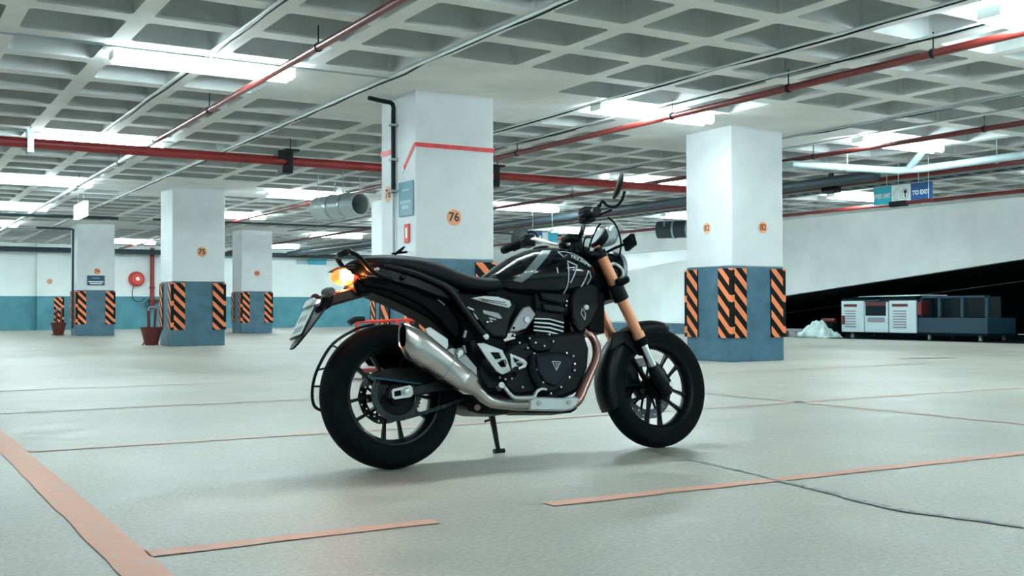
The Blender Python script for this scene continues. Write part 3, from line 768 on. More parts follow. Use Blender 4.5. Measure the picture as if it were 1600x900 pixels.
bm = bm_new(); add_tube(bm, [(-0.12, -0.05, 1.0), (-0.24, -0.05, 0.92), (-0.22, -0.05, 0.80), (-0.06, -0.05, 0.74)], 0.02, 8); link('hose', bm, M['duct_dark'], t, smooth=50)
def fire_bucket(loc, s, label):
    t = empty('fire_bucket', loc); tag(t, label, 'bucket', 'red sand buckets')
    bm = bm_new(); add_rev(bm, [(0, 0.03), (0.12 * s, 0.0), (0.155 * s, 0.02), (0.25 * s, 0.42 * s), (0.265 * s, 0.43 * s), (0.24 * s, 0.425 * s), (0.14 * s, 0.05)], (0, 0, 0.02), (0, 0, 1), 24); link('tub', bm, M['red_dark'], t, smooth=40)
    bm = bm_new()
    for k in range(3):
        an = 0.5 + k * 2.09; add_cyl(bm, (0.22 * s * math.cos(an), 0.22 * s * math.sin(an), 0.02), (0.13 * s * math.cos(an), 0.13 * s * math.sin(an), 0.12), 0.01, n=6)
    link('foot', bm, M['red_dark'], t)
    bm = bm_new(); add_cyl(bm, (0.06 * s, -0.02, 0.25), (0.10 * s, 0.0, 0.90 * s), 0.024); add_cyl(bm, (-0.05 * s, 0.02, 0.25), (-0.06 * s, 0.02, 0.85 * s), 0.03); link('shovel_handle', bm, M['red_dark'], t, smooth=40)
    bm = bm_new(); add_tube(bm, [(-0.06 * s, 0, 0.84 * s), (-0.05 * s, 0, 0.92 * s), (0.07 * s, 0, 0.93 * s), (0.10 * s, 0, 0.85 * s)], 0.012, 6); link('handle_loop', bm, M['pipe_grey'], t, smooth=50)
fire_bucket((4.62, 20.62, 0), 0.78, 'red fire bucket with long handles beside the foot of pillar 75')
fire_bucket((4.42, 30.2, 0), 0.78, 'red fire bucket standing left of the foot of pillar 74')

# red trolley beyond the motorcycle, at the foot of pillar 76
t = empty('hand_trolley', (4.35, 9.6, 0)); tag(t, 'red steel trolley with black grips behind the rear wheel', 'trolley')
bm = bm_new(); add_tube(bm, [(-0.25, 0.1, 0.09), (-0.25, 0.1, 0.555)], 0.022, 10, 1); add_tube(bm, [(-0.27, 0.1, 0.55), (0.30, -0.1, 0.57), (0.42, -0.12, 0.54)], 0.016, 10, 1); add_tube(bm, [(0.10, -0.05, 0.56), (0.12, -0.1, 0.12)], 0.018, 10, 1); link('handle_frame', bm, M['red'], t, smooth=40)
bm = bm_new(); add_box(bm, (-0.35, -0.22, 0.08), (0.5, 0.22, 0.12)); add_box(bm, (-0.10, -0.20, 0.12), (0.10, 0.0, 0.20)); add_box(bm, (0.22, -0.2, 0.12), (0.42, 0.1, 0.17)); link('base', bm, M['red_pipe'], t, bevel=0.01)
bm = bm_new(); add_tube(bm, [(-0.33, 0.10, 0.54), (-0.27, 0.1, 0.575), (-0.18, 0.08, 0.575)], 0.03, 10, 2); link('grip', bm, M['black'], t, smooth=50)
bm = bm_new(); add_cyl(bm, (0.22, -0.14, 0.555), (0.22, -0.14, 0.525), 0.025); add_cyl(bm, (0.38, -0.14, 0.555), (0.38, -0.14, 0.525), 0.022); link('clamp_knob', bm, M['red_dark'], t)
for x in (-0.28, 0.42):
    for y in (-0.2, 0.2):
        bm = bm_new(); add_cyl(bm, (x, y - 0.02, 0.04), (x, y + 0.02, 0.04), 0.04); link('wheel', bm, M['black'], t, smooth=40)

# ------------------------------------------------------------------ machine cabinet and clutter under the ramp
t = empty('generator_cabinet', (19.3, 16.05, 0)); tag(t, 'white louvred machine cabinet with control panel and blue rear under the ramp', 'cabinet')
def cb(name, lo, hi, m, par=None, bev=0.0):
    bm = bm_new(); add_box(bm, lo, hi); return link(name, bm, m, par or t, bevel=bev)
Hc = 0.88
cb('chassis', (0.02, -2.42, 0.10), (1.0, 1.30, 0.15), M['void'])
xs = [(1.32, 0.68), (0.65, 0.01), (-0.02, -0.73)]
cb('body', (0.03, -0.73, 0.15), (0.95, 1.32, Hc), M['cabinet_blue'])
for i, (ya, yb) in enumerate(xs):
    d = cb('door', (-0.01, yb, 0.13), (0.03, ya, Hc - 0.05 - 0.03 * (i == 1)), M['cabinet_white'], bev=0.008)
    w = ya - yb
    if i != 1:
        for k in range(7):
            bm = bm_new(); add_box(bm, (-0.018, yb + w * 0.36, 0.24 + 0.058 * k), (-0.008, ya - w * 0.16, 0.24 + 0.058 * k + 0.028)); link('louvre', bm, M['cabinet_slot'], d)
        bm = bm_new(); add_box(bm, (-0.018, yb + w * 0.30, 0.70), (-0.008, ya - w * 0.12, 0.76)); link('red_badge', bm, M['red_dark'], d)
    else:
        bm = bm_new(); add_box(bm, (-0.02, yb + w * 0.08, 0.50), (-0.008, ya - w * 0.05, 0.80)); q = link('control_panel', bm, M['glass_dark'], d)
        bm = bm_new(); add_box(bm, (-0.024, yb + w * 0.08, 0.72), (-0.018, ya - w * 0.05, 0.80)); link('red_trim', bm, M['red_dark'], d)
        bm = bm_new(); add_box(bm, (-0.018, yb + w * 0.14, 0.36), (-0.008, ya - w * 0.14, 0.46)); link('vent', bm, M['cabinet_slot'], d)
        bm = bm_new(); add_box(bm, (-0.02, yb + 0.22, 0.82), (-0.008, ya - 0.12, 0.90)); link('display', bm, M['cabinet_blue'], d)
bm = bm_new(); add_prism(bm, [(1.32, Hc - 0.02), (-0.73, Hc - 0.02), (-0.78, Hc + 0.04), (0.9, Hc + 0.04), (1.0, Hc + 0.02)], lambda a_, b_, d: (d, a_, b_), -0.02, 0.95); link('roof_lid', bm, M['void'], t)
bm = bm_new(); add_prism(bm, [(0.85, Hc + 0.03), (-0.82, Hc + 0.05), (-0.82, Hc + 0.075), (0.80, Hc + 0.055)], lambda a_, b_, d: (d, a_, b_), 0.0, 0.9); link('white_board', bm, M['cabinet_white'], t)
bm = bm_new(); add_box(bm, (-0.03, 1.22, 0.30), (-0.012, 1.29, 0.50)); link('red_lamp', bm, M['red_dark'], t)
bm = bm_new(); add_box(bm, (0.0, -0.86, 0.52), (0.25, -0.74, 0.80)); link('red_lamp', bm, M['red_dark'], t)
cb('rear_skirt', (0.04, -2.40, 0.15), (0.95, -0.74, 0.46), M['cabinet_blue'])
for y in (-0.80, -1.25, -1.80, -2.36): cb('frame_post', (0.06, y - 0.03, 0.48), (0.12, y + 0.03, 0.92), M['cabinet_blue'])
cb('frame_rail', (0.06, -2.40, 0.88), (0.12, -0.76, 0.92), M['cabinet_blue'])
cb('glazing', (0.5, -2.38, 0.46), (0.52, -0.76, 0.90), M['glass_dark'])
for y in (1.1, -0.98, -2.2):
    bm = bm_new(); add_cyl(bm, (0.1, y, 0.0), (0.1, y, 0.12), 0.035); add_cyl(bm, (0.85, y, 0.0), (0.85, y, 0.12), 0.035); link('leg', bm, M['pipe_grey'], t, smooth=40)

t = empty('concrete_block', (18.95, 18.62, -0.01)); tag(t, 'low grey pallet block on the ground left of the white plastic heap', 'pallet')
bm = bm_new(); add_box(bm, (-0.3, -0.45, 0.14), (0.3, 0.42, 0.19)); link('top_board', bm, M['crate_grey'], t)
for y in (-0.35, 0.0, 0.25):
    bm = bm_new(); add_box(bm, (-0.28, y - 0.08, 0.0), (0.28, y + 0.14, 0.14)); link('block', bm, M['crate_grey'], t)
t = empty('plastic_heap', (18.95, 17.72, -0.01)); tag(t, 'crumpled heap of pale plastic sheeting left of the cabinet', 'sheeting')
bm = bm_new(); N = 22
g = [[None] * (N + 1) for _ in range(N + 1)]
from mathutils import noise as mnoise
for i in range(N + 1):
    for j in range(N + 1):
        u, v = i / N * 2 - 1, j / N * 2 - 1
        h = max(0, 1 - abs(u) ** 1.5) * max(0, 1 - abs(v + 0.25 * (v < 0)) ** 1.2) * 0.40
        h += 0.16 * abs(mnoise.noise(Vector((u * 3.1, v * 3.1, 1.7)))) * (h > 0.01)
        g[i][j] = bm.verts.new((u * 0.30, -v * 0.44, 0.012 + h * 0.9))
for i in range(N):
    for j in range(N): bm.faces.new((g[i][j], g[i + 1][j], g[i + 1][j + 1], g[i][j + 1]))
o = link('crumpled_sheet', bm, M['plastic_sheet'], t, smooth=20)
so = o.modifiers.new('s', 'SOLIDIFY'); so.thickness = 0.01
t = empty('red_jerrycan', (19.9, 18.35, -0.01)); tag(t, 'small red can lying behind the pallet block under the ramp', 'can')
bm = bm_new(); add_cyl(bm, (0, -0.25, 0.38), (0, 0.15, 0.38), 0.06); link('can', bm, M['red_dark'], t, smooth=40)
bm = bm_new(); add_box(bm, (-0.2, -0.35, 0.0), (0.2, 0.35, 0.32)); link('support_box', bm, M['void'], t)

# ------------------------------------------------------------------ the motorcycle
# its own frame: x forward from the rear contact patch, y to its left, z up; leaning on the side stand
_a, _ph = math.radians(-2.3), math.radians(8.5)
F_ = Vector((math.cos(_a), math.sin(_a), 0)); L_ = Vector((-math.sin(_a), math.cos(_a), 0)); Z_ = Vector((0, 0, 1))
U_ = math.cos(_ph) * Z_ + math.sin(_ph) * L_
Y_ = math.cos(_ph) * L_ - math.sin(_ph) * Z_
bike = empty('motorcycle'); tag(bike, 'black naked motorcycle with gold fork and lit tail lamp, leaning on its side stand', 'motorcycle')
bike.matrix_world = Matrix(((F_.x, Y_.x, U_.x, 1.925), (F_.y, Y_.y, U_.y, 4.159), (F_.z, Y_.z, U_.z, 0.001), (0, 0, 0, 1)))
RAKE, TRAIL, WB = math.radians(24.6), 0.102, 1.377
_d = Vector((-math.sin(RAKE), 0, math.cos(RAKE))); _A = Vector((WB + TRAIL, 0, 0))
STEER = Matrix.Translation(_A) @ Matrix.Rotation(math.radians(2.0), 4, _d) @ Matrix.Translation(-_A)

M['gloss_black'] = mat('gloss_black', (0.003, 0.006, 0.008), 0.14, coat=0.35, spec=0.25)
M['satin_black'] = mat('satin_black', (0.005, 0.008, 0.010), 0.40, spec=0.2)
M['frame_black'] = mat('frame_black', (0.004, 0.008, 0.011), 0.34, spec=0.35)
M['matt_black'] = mat('matt_black', (0.003, 0.005, 0.006), 0.6, spec=0.1)
M['engine_black'] = mat('engine_black', (0.003, 0.006, 0.008), 0.42, spec=0.2, bump=0.15, bscale=220)
M['cover_black'] = mat('cover_black', (0.005, 0.012, 0.016), 0.42, spec=0.25, bump=0.1, bscale=220)
M['rubber'] = mat('rubber', (0.004, 0.007, 0.009), 0.8, spec=0.15, bump=0.3, bscale=90)
M['leather'] = mat('seat_vinyl', (0.005, 0.009, 0.013), 0.5, spec=0.25, bump=0.3, bscale=260)
M['gold'] = mat('fork_gold', (0.92, 0.40, 0.23), 0.36, 0.6)
M['chrome'] = mat('chrome', (0.82, 0.85, 0.86), 0.18, 1.0)
M['brushed'] = mat('brushed_steel', (0.56, 0.53, 0.50), 0.26, 1.0, vary=0.14, scale=9, bump=0.08, bscale=40)
M['silver'] = mat('cast_silver', (0.62, 0.66, 0.67), 0.42, 0.7)
M['dull_silver'] = mat('dull_silver', (0.40, 0.41, 0.44), 0.45, 0.6)
M['copper'] = mat('heated_steel', (0.50, 0.29, 0.25), 0.30, 0.9, vary=0.2, scale=10)
M['decal_silver'] = mat('decal_silver', (0.17, 0.22, 0.22), 0.30, coat=0.8)
M['decal_white'] = mat('decal_white', (0.62, 0.70, 0.72), 0.35)
M['chain_steel'] = mat('chain_steel', (0.018, 0.028, 0.034), 0.45, 0.5)
M['blue_edge'] = mat('blue_edge', (0.015, 0.13, 0.20), 0.4)
M['disc_steel'] = mat('disc_steel', (0.15, 0.165, 0.175), 0.35, 0.8)
M['mirror_glass'] = mat('mirror_glass', (0.55, 0.60, 0.62), 0.06, 1.0)
M['indicator_grey'] = mat('indicator_grey', (0.11, 0.12, 0.13), 0.4)
M['plate_white'] = mat('plate_white', (0.70, 0.78, 0.80), 0.4)
M['smoke_screen'] = mat('smoke_screen', (0.40, 0.47, 0.49), 0.15, trans=0.6)
M['dial'] = mat('dial', (0.42, 0.48, 0.50), 0.25, coat=0.5)
M['tail_core'] = mat('tail_core', (1, 0.8, 0.5), 0.3, emit=(1.0, 0.50, 0.20), gain=2.2)
M['tail_orange'] = mat('tail_orange', (0.9, 0.2, 0.05), 0.3, emit=(1.0, 0.18, 0.035), gain=0.55)
M['tail_red'] = mat('tail_red', (0.8, 0.02, 0.01), 0.25, emit=(1.0, 0.05, 0.015), gain=0.45)
M['plate_lamp'] = mat('plate_lamp', (1, 0.9, 0.85), 0.3, emit=(1.0, 0.85, 0.8), gain=1.2)

def side(a, b, d): return Vector((a, d, b))
def part(name, bm, m, parent=bike, smooth=38, bevel=0.0, front=False, segs=2, recalc=True):
    if front: bm.transform(STEER)
    return link(name, bm, m, parent, smooth=smooth, bevel=bevel, segs=segs, recalc=recalc)
def slab(name, outline, w0, w1, m, parent=bike, bevel=0.006, front=False, holes=(), smooth=38):
    """side-view outline given thickness from w0 to w1 (metres to the RIGHT of the centre line)"""
    bm = bm_new(); add_prism(bm, outline, side, -w0, -w1, holes); return part(name, bm, m, parent, smooth, bevel, front)
def tube(name, pts, r, m, parent=bike, front=False, n=10, sub=5, flat=1.0):
    bm = bm_new(); add_tube(bm, pts, r, n, sub, flat=flat); return part(name, bm, m, parent, 50, 0, front)
def copy_part(o, name, offset):
    c = o.copy(); c.name = name; COL.objects.link(c); c.parent = o.parent; c.location = Vector(offset); return c

# ---- wheels
def wheel(c, r, width, rim_r, rim_w, front, phase, name):
    cx, cz = c
    ax = (0, 1, 0)
    root_bm = bm_new()
    P = [(rim_r - 0.010, -rim_w / 2), (rim_r + 0.006, -rim_w / 2 - 0.004), (rim_r + 0.006, -rim_w / 2 + 0.006), (rim_r - 0.016, -rim_w * 0.22), (rim_r - 0.016, rim_w * 0.22), (rim_r + 0.006, rim_w / 2 - 0.006), (rim_r + 0.006, rim_w / 2 + 0.004), (rim_r - 0.010, rim_w / 2), (rim_r - 0.026, rim_w * 0.24), (rim_r - 0.028, 0), (rim_r - 0.026, -rim_w * 0.24)]
    add_rev(root_bm, P, (cx, 0, cz), ax, 72, closed=True)
    w = part(name, root_bm, M['satin_black'], smooth=40, front=front)
    bm = bm_new(); hw = width / 2
    prof = []
    for k in range(19):                                   # tread crown
        t = -1 + 2 * k / 18
        prof.append((r - 0.055 * hw / 0.075 * (1 - math.sqrt(max(0, 1 - (t * 0.97) ** 2))) * 0.95, t * hw))
    prof = [(rim_r - 0.002, -rim_w / 2 - 0.002), (rim_r + 0.02, -hw * 0.93)] + prof + [(rim_r + 0.02, hw * 0.93), (rim_r - 0.002, rim_w / 2 + 0.002)]
    add_rev(bm, prof, (cx, 0, cz), ax, 96, closed=True)
    ty = part('tyre', bm, M['rubber'], w, 50, front=front)
    # tread grooves as shallow dark bars
    bm = bm_new()
    for k in range(34):
        for sg in (-1, 1):
            a0 = 2 * PI * (k + (0.5 if sg > 0 else 0)) / 34; pts = []
            for q in range(5):
                t = 0.12 + 0.62 * q / 4; rr = r - 0.055 * hw / 0.075 * (1 - math.sqrt(1 - (t * 0.97) ** 2)) * 0.95 + 0.0006
                an = a0 + 0.16 * q / 4
                pts.append((Vector((cx + rr * math.cos(an), sg * t * hw, cz + rr * math.sin(an))), Vector((cx + rr * math.cos(an + 0.012), sg * t * hw, cz + rr * math.sin(an + 0.012)))))
            for (p, q_), (p2, q2) in zip(pts, pts[1:]):
                bm.faces.new([bm.verts.new(x) for x in (p, q_, q2, p2)])
    part('tread_groove', bm, M['matt_black'], w, None, front=front, recalc=False)
    for k in range(5):                                    # five pairs of slim spokes
        an = phase + k * 2 * PI / 5; bm = bm_new()
        d = Vector((math.cos(an), 0, math.sin(an))); e = Vector((-math.sin(an), 0, math.cos(an)))
        for sg in (-1, 1):
            p0 = Vector((cx, 0, cz)) + d * 0.045 + e * sg * 0.024; p1 = Vector((cx, 0, cz)) + d * (rim_r - 0.023) + e * sg * 0.042
            a = (p1 - p0).normalized(); n_ = a.cross(Vector((0, 1, 0)))
            rings = []
            for q, (hw_, th) in ((0, (0.008, 0.018)), (0.5, (0.0052, 0.012)), (1, (0.008, 0.016))):
                p = p0.lerp(p1, q)
                rings.append([bm.verts.new(p + n_ * hw_ * i + Vector((0, 1, 0)) * th * j) for i, j in ((1, 1), (-1, 1), (-1, -1), (1, -1))])
            for a_, b_ in zip(rings, rings[1:]): bridge(bm, a_, b_)
            cap(bm, rings[0][::-1]); cap(bm, rings[-1])
        part('spoke_pair', bm, M['satin_black'], w, 30, 0.003, front=front)
    bm = bm_new(); add_rev(bm, [(0, -0.075), (0.03, -0.075), (0.035, -0.05), (0.055, -0.04), (0.06, 0.0), (0.055, 0.04), (0.035, 0.05), (0.03, 0.075), (0, 0.075)], (cx, 0, cz), ax, 32)
    part('hub', bm, M['satin_black'], w, 40, front=front)
    return w

def brake_disc(c, r, y, parent, front, n=5):
    bm = bm_new(); outer = [(c[0] + r * math.cos(2 * PI * k / 60) * (1 + 0.012 * math.cos(2 * PI * k / 60 * 10)), c[1] + r * math.sin(2 * PI * k / 60) * (1 + 0.012 * math.cos(2 * PI * k / 60 * 10))) for k in range(60)]
    ri = r * 0.70
    holes = [[(c[0] + ri * math.cos(-2 * PI * k / 40), c[1] + ri * math.sin(-2 * PI * k / 40)) for k in range(40)]]
    for k in range(24):
        an = 2 * PI * k / 24; rr = r * (0.80 + 0.10 * (k % 2)); hx, hz = c[0] + rr * math.cos(an), c[1] + rr * math.sin(an)
        holes.append([(hx + 0.004 * math.cos(-2 * PI * q / 6), hz + 0.004 * math.sin(-2 * PI * q / 6)) for q in range(6)])
    add_prism(bm, outer, side, y - 0.0025, y + 0.0025, holes)
    d = part('brake_disc', bm, M['disc_steel'], parent, None, front=front)
    bm = bm_new()
    add_rev(bm, [(0.030, y - 0.004), (0.040, y - 0.004), (0.040, y + 0.004), (0.030, y + 0.004)], (c[0], 0, c[1]), (0, 1, 0), 24, closed=True)
    for k in range(n):
        an = 2 * PI * k / n + 0.3
        for sg in (-0.22, 0.22):
            add_tube(bm, [(c[0] + 0.035 * math.cos(an), y, c[1] + 0.035 * math.sin(an)), (c[0] + ri * 1.06 * math.cos(an + sg), y, c[1] + ri * 1.06 * math.sin(an + sg))], 0.006, 6, 1)
    part('disc_carrier', bm, M['matt_black'], parent, 40, front=front)

rear = wheel((0.0, 0.306), 0.306, 0.150, 0.212, 0.105, False, math.radians(-90), 'rear_wheel')
brake_disc((0.0, 0.306), 0.115, 0.075, rear, False)
# sprocket with teeth, right side
bm = bm_new(); n = 43; pts = []
for k in range(n * 4):
    an = 2 * PI * k / (n * 4); rr = (0.108, 0.112, 0.112, 0.105)[k % 4]; pts.append((rr * math.cos(an), 0.306 + rr * math.sin(an)))
add_prism(bm, pts, side, -0.072, -0.080, [[(0.088 * math.cos(-2 * PI * k / 40), 0.306 + 0.088 * math.sin(-2 * PI * k / 40)) for k in range(40)]])
part('sprocket', bm, M['chain_steel'], rear, None)
bm = bm_new(); add_rev(bm, [(0, 0.04), (0.088, 0.045), (0.092, 0.060), (0.086, 0.070), (0.05, 0.075), (0.045, 0.085), (0, 0.085)], (0, 0, 0.306), (0, -1, 0), 40); part('sprocket_carrier', bm, M['engine_black'], rear, 38)

front_wheel = wheel((WB, 0.293), 0.293, 0.110, 0.212, 0.080, True, math.radians(-99), 'front_wheel')
brake_disc((WB, 0.293), 0.150, 0.062, front_wheel, True)
bm = bm_new(); add_rev(bm, [(0.0, 0.03), (0.062, 0.035), (0.068, 0.050), (0.060, 0.066), (0.0, 0.068)], (WB, 0, 0.293), (0, -1, 0), 32); part('sensor_ring', bm, M['matt_black'], front_wheel, 38, front=True)

# ---- chain: two runs of links round both sprockets
bm = bm_new(); S1 = Vector((0, 0.306)); r1 = 0.104; S2 = Vector((0.475, 0.375)); r2 = 0.036
dv = S2 - S1; base = math.atan2(dv.y, dv.x); off = math.acos((r1 - r2) / dv.length)
loop = []
t1, b1 = base + off, base - off
for k in range(30): an = t1 + (2 * PI - 2 * off) * k / 29; loop.append((S1.x + r1 * math.cos(an), S1.y + r1 * math.sin(an)))
p0 = Vector(loop[-1]); p1 = Vector((S2.x + r2 * math.cos(b1), S2.y + r2 * math.sin(b1)))
for k in range(1, 32): q = p0.lerp(p1, k / 32); loop.append((q.x, q.y - 0.014 * math.sin(PI * k / 32)))
for k in range(8): an = b1 + 2 * off * k / 7; loop.append((S2.x + r2 * math.cos(an), S2.y + r2 * math.sin(an)))
p0 = Vector(loop[-1]); p1 = Vector(loop[0])
for k in range(1, 32): q = p0.lerp(p1, k / 32); loop.append((q.x, q.y))
for i in range(len(loop)):
    a = Vector(loop[i]); b = Vector(loop[(i + 1) % len(loop)])
    if (b - a).length < 1e-4: continue
    w = 0.011 if i % 2 else 0.008; d = (b - a).normalized(); nrm = Vector((-d.y, d.x)) * 0.0075
    add_prism(bm, [tuple(a - d * 0.004 + nrm), tuple(b + d * 0.004 + nrm), tuple(b + d * 0.004 - nrm), tuple(a - d * 0.004 - nrm)], side, -0.076 - w, -0.076 + w)
part('chain', bm, M['chain_steel'], bike, None)

# ---- swingarm
sw = None
for sg in (1, -1):
    bm = bm_new(); rings = []
    for u, v, h, t_, w in ((-0.06, 0.302, 0.030, 0.018, 0.112), (0.05, 0.312, 0.040, 0.020, 0.112), (0.2, 0.335, 0.050, 0.022, 0.108), (0.36, 0.365, 0.055, 0.024, 0.098), (0.50, 0.395, 0.060, 0.026, 0.088)):
        rings.append([bm.verts.new((u, -sg * (w + t_ * i), v + h * 0.5 * j)) for i, j in ((1, -0.8), (1, 0.8), (0.6, 1), (-0.6, 1), (-1, 0.8), (-1, -0.8), (-0.6, -1), (0.6, -1))])
    for a, b in zip(rings, rings[1:]): bridge(bm, a, b)
    cap(bm, rings[0][::-1]); cap(bm, rings[-1])
    o = part('swingarm' if sw is None else 'left_arm', bm, M['frame_black'], bike if sw is None else sw, 40)
    sw = sw or o
bm = bm_new(); add_prism(bm, [(0.30, 0.34), (0.40, 0.34), (0.42, 0.42), (0.34, 0.44)], side, -0.09, 0.09); part('cross_brace', bm, M['frame_black'], sw, None, 0.01)
adj = slab('chain_adjuster', [(-0.049, 0.318), (-0.040, 0.326), (0.035, 0.339), (0.046, 0.330), (0.047, 0.301), (0.035, 0.288), (-0.037, 0.281), (-0.048, 0.292)], 0.133, 0.141, M['silver'], sw, 0.002)
slab('adjuster_slot', [(-0.038, 0.314), (-0.009, 0.319), (-0.007, 0.297), (-0.036, 0.293)], 0.140, 0.143, M['matt_black'], adj, 0.001)
bm = bm_new(); add_rev(bm, [(0.0, 0.0), (0.013, 0.0), (0.015, 0.004), (0.015, 0.012), (0.009, 0.014), (0.008, 0.02), (0, 0.02)], [(0.011, -0.140, 0.313)][0], (0, -1, 0), 20); part('axle_nut', bm, M['chrome'], sw, 38)
# chain guard and its blue edge
cg = slab('chain_guard', [(-0.105, 0.395), (-0.047, 0.414), (0.057, 0.414), (0.202, 0.374), (0.336, 0.331), (0.334, 0.304), (0.199, 0.325), (0.052, 0.344), (-0.061, 0.367), (-0.117, 0.374)], 0.088, 0.102, M['satin_black'], bike, 0.004)
tube('blue_edge_strip', [(-0.133, -0.108, 0.379), (-0.066, -0.108, 0.369), (0.047, -0.108, 0.351), (0.169, -0.108, 0.331)], 0.0045, M['blue_edge'], cg, sub=2, n=6)

# ---- exhaust
mu = bm_new()
p_end = Vector([(0.004, -0.215, 0.519)][0]); p_in = Vector([(0.294, -0.185, 0.322)][0])
A_ = (p_in - p_end).normalized(); S_ = Vector((0, 1, 0)); S_ = (S_ - A_ * S_.dot(A_)).normalized(); N_ = A_.cross(S_).normalized()
if N_.z < 0: N_ = -N_
def hexring(bm, c, ry, rz, tilt=0.0, n=24):
    out = []
    for k in range(n):
        an = 2 * PI * k / n; cx, sx = math.cos(an), math.sin(an); e = 0.78
        a = math.copysign(abs(cx) ** e, cx) * ry; b = math.copysign(abs(sx) ** e, sx) * rz
        out.append(bm.verts.new(c + S_ * a + N_ * b + A_ * (b * tilt)))
    return out
Lm = (p_in - p_end).length
st = [(-0.030, 0.036, 0.044, -0.62), (-0.020, 0.041, 0.050, -0.58), (0.035, 0.050, 0.066, -0.12), (0.06, 0.051, 0.067, 0), (0.20, 0.049, 0.060, 0), (Lm - 0.055, 0.045, 0.052, 0), (Lm - 0.052, 0.0465, 0.0535, 0), (Lm - 0.046, 0.0465, 0.0535, 0), (Lm - 0.043, 0.045, 0.052, 0), (Lm - 0.01, 0.043, 0.048, 0), (Lm + 0.012, 0.034, 0.038, 0), (Lm + 0.03, 0.028, 0.028, 0)]
rings = [hexring(mu, p_end + A_ * s, a, b, tl) for s, a, b, tl in st]
for a, b in zip(rings, rings[1:]): bridge(mu, a, b)
cap(mu, rings[-1])
inner = [hexring(mu, p_end + A_ * (-0.026), 0.030, 0.038, -0.62), hexring(mu, p_end + A_ * 0.06, 0.022, 0.03, 0.0)]
bridge(mu, rings[0], inner[0])
muf = part('muffler', mu, M['brushed'], bike, 30)
bm = bm_new(); q = [hexring(bm, p_end + A_ * (-0.024), 0.0295, 0.0375, -0.62), hexring(bm, p_end + A_ * 0.05, 0.021, 0.029, 0.0)]; bridge(bm, q[0], q[1]); cap(bm, q[1]); part('outlet', bm, M['matt_black'], muf, 40)
bm = bm_new()
for s in (0.195, 0.199):
    pass
q = [hexring(bm, p_end + A_ * 0.205, 0.0495, 0.0602), hexring(bm, p_end + A_ * 0.209, 0.0495, 0.0600)]; bridge(bm, *q); part('seam_band', bm, M['dull_silver'], muf, 40)
slab('muffler_guard', [(0.105, 0.569), (0.129, 0.577), (0.208, 0.524), (0.209, 0.492), (0.196, 0.475), (0.148, 0.509), (0.115, 0.542)], 0.160, 0.172, M['silver'], muf, 0.003)
br = slab('muffler_bracket', [(0.193, 0.475), (0.221, 0.485), (0.268, 0.473), (0.332, 0.398), (0.329, 0.357), (0.308, 0.363), (0.244, 0.425)], 0.165, 0.178, M['dull_silver'], bike, 0.003)
bm = bm_new(); add_rev(bm, [(0.0, 0.0), (0.020, 0.0), (0.022, 0.006), (0.012, 0.014), (0, 0.014)], [(0.253, -0.180, 0.462)][0], (0, -1, 0), 20); part('bracket_bolt', bm, M['chrome'], br, 38)
tube('mid_pipe', [(0.302, -0.182, 0.319), (0.332, -0.178, 0.294), (0.361, -0.172, 0.269), (0.407, -0.168, 0.248), (0.495, -0.165, 0.236), (0.608, -0.162, 0.229), (0.723, -0.160, 0.224), (0.801, -0.158, 0.223)], [0.027, 0.026, 0.025, 0.025, 0.025, 0.026, 0.026, 0.024], M['brushed'], bike, n=18)
hs = slab('heat_shield', [(0.566, 0.256), (0.592, 0.263), (0.741, 0.252), (0.761, 0.256), (0.801, 0.255), (0.824, 0.248), (0.810, 0.215), (0.779, 0.196), (0.735, 0.193), (0.567, 0.204)], 0.168, 0.194, M['silver'], bike, 0.008)
for q in ('842,630,.196', '889,629,.196'):
    bm = bm_new(); add_rev(bm, [(0.0, 0.004), (0.006, 0.004), (0.0065, 0.0), (0.010, 0.0), (0.010, 0.006), (0.0, 0.006)], [Vector(p) for p in [(0.613, -0.194, 0.234), (0.766, -0.194, 0.230)]][0 if q.startswith('842') else 1], (0, -1, 0), 16); part('shield_bolt', bm, M['dull_silver'], hs, 38)
tube('header_pipe', [(0.803, -0.155, 0.223), (0.844, -0.145, 0.242), (0.886, -0.130, 0.291), (0.940, -0.110, 0.358), (0.991, -0.090, 0.423), (1.013, -0.075, 0.478), (1.010, -0.060, 0.528), (0.978, -0.050, 0.563), (0.909, -0.050, 0.582)], [0.024, 0.024, 0.0225, 0.022, 0.021, 0.021, 0.021, 0.021, 0.021], M['copper'], bike, n=18)

# ---- engine
eng = slab('engine', [(0.495, 0.475), (0.531, 0.520), (0.630, 0.541), (0.811, 0.550), (0.922, 0.560), (0.945, 0.474), (0.929, 0.386), (0.863, 0.275), (0.735, 0.240), (0.560, 0.253), (0.494, 0.306), (0.475, 0.385)], -0.13, 0.125, M['engine_black'], bike, 0.02)
slab('gearbox_cover', [(0.485, 0.459), (0.530, 0.503), (0.612, 0.519), (0.668, 0.489), (0.674, 0.404), (0.660, 0.319), (0.617, 0.276), (0.520, 0.274), (0.473, 0.315), (0.460, 0.387)], 0.12, 0.150, M['engine_black'], eng, 0.016)
cc = slab('clutch_cover', [(0.599, 0.451), (0.704, 0.460), (0.806, 0.452), (0.826, 0.409), (0.807, 0.352), (0.761, 0.296), (0.699, 0.271), (0.642, 0.284), (0.607, 0.330), (0.590, 0.392)], 0.12, 0.182, M['cover_black'], eng, 0.018)
slab('cover_panel', [(0.618, 0.438), (0.710, 0.447), (0.789, 0.437), (0.795, 0.397), (0.767, 0.346), (0.710, 0.303), (0.653, 0.322), (0.618, 0.374)], 0.178, 0.196, M['cover_black'], cc, 0.010)
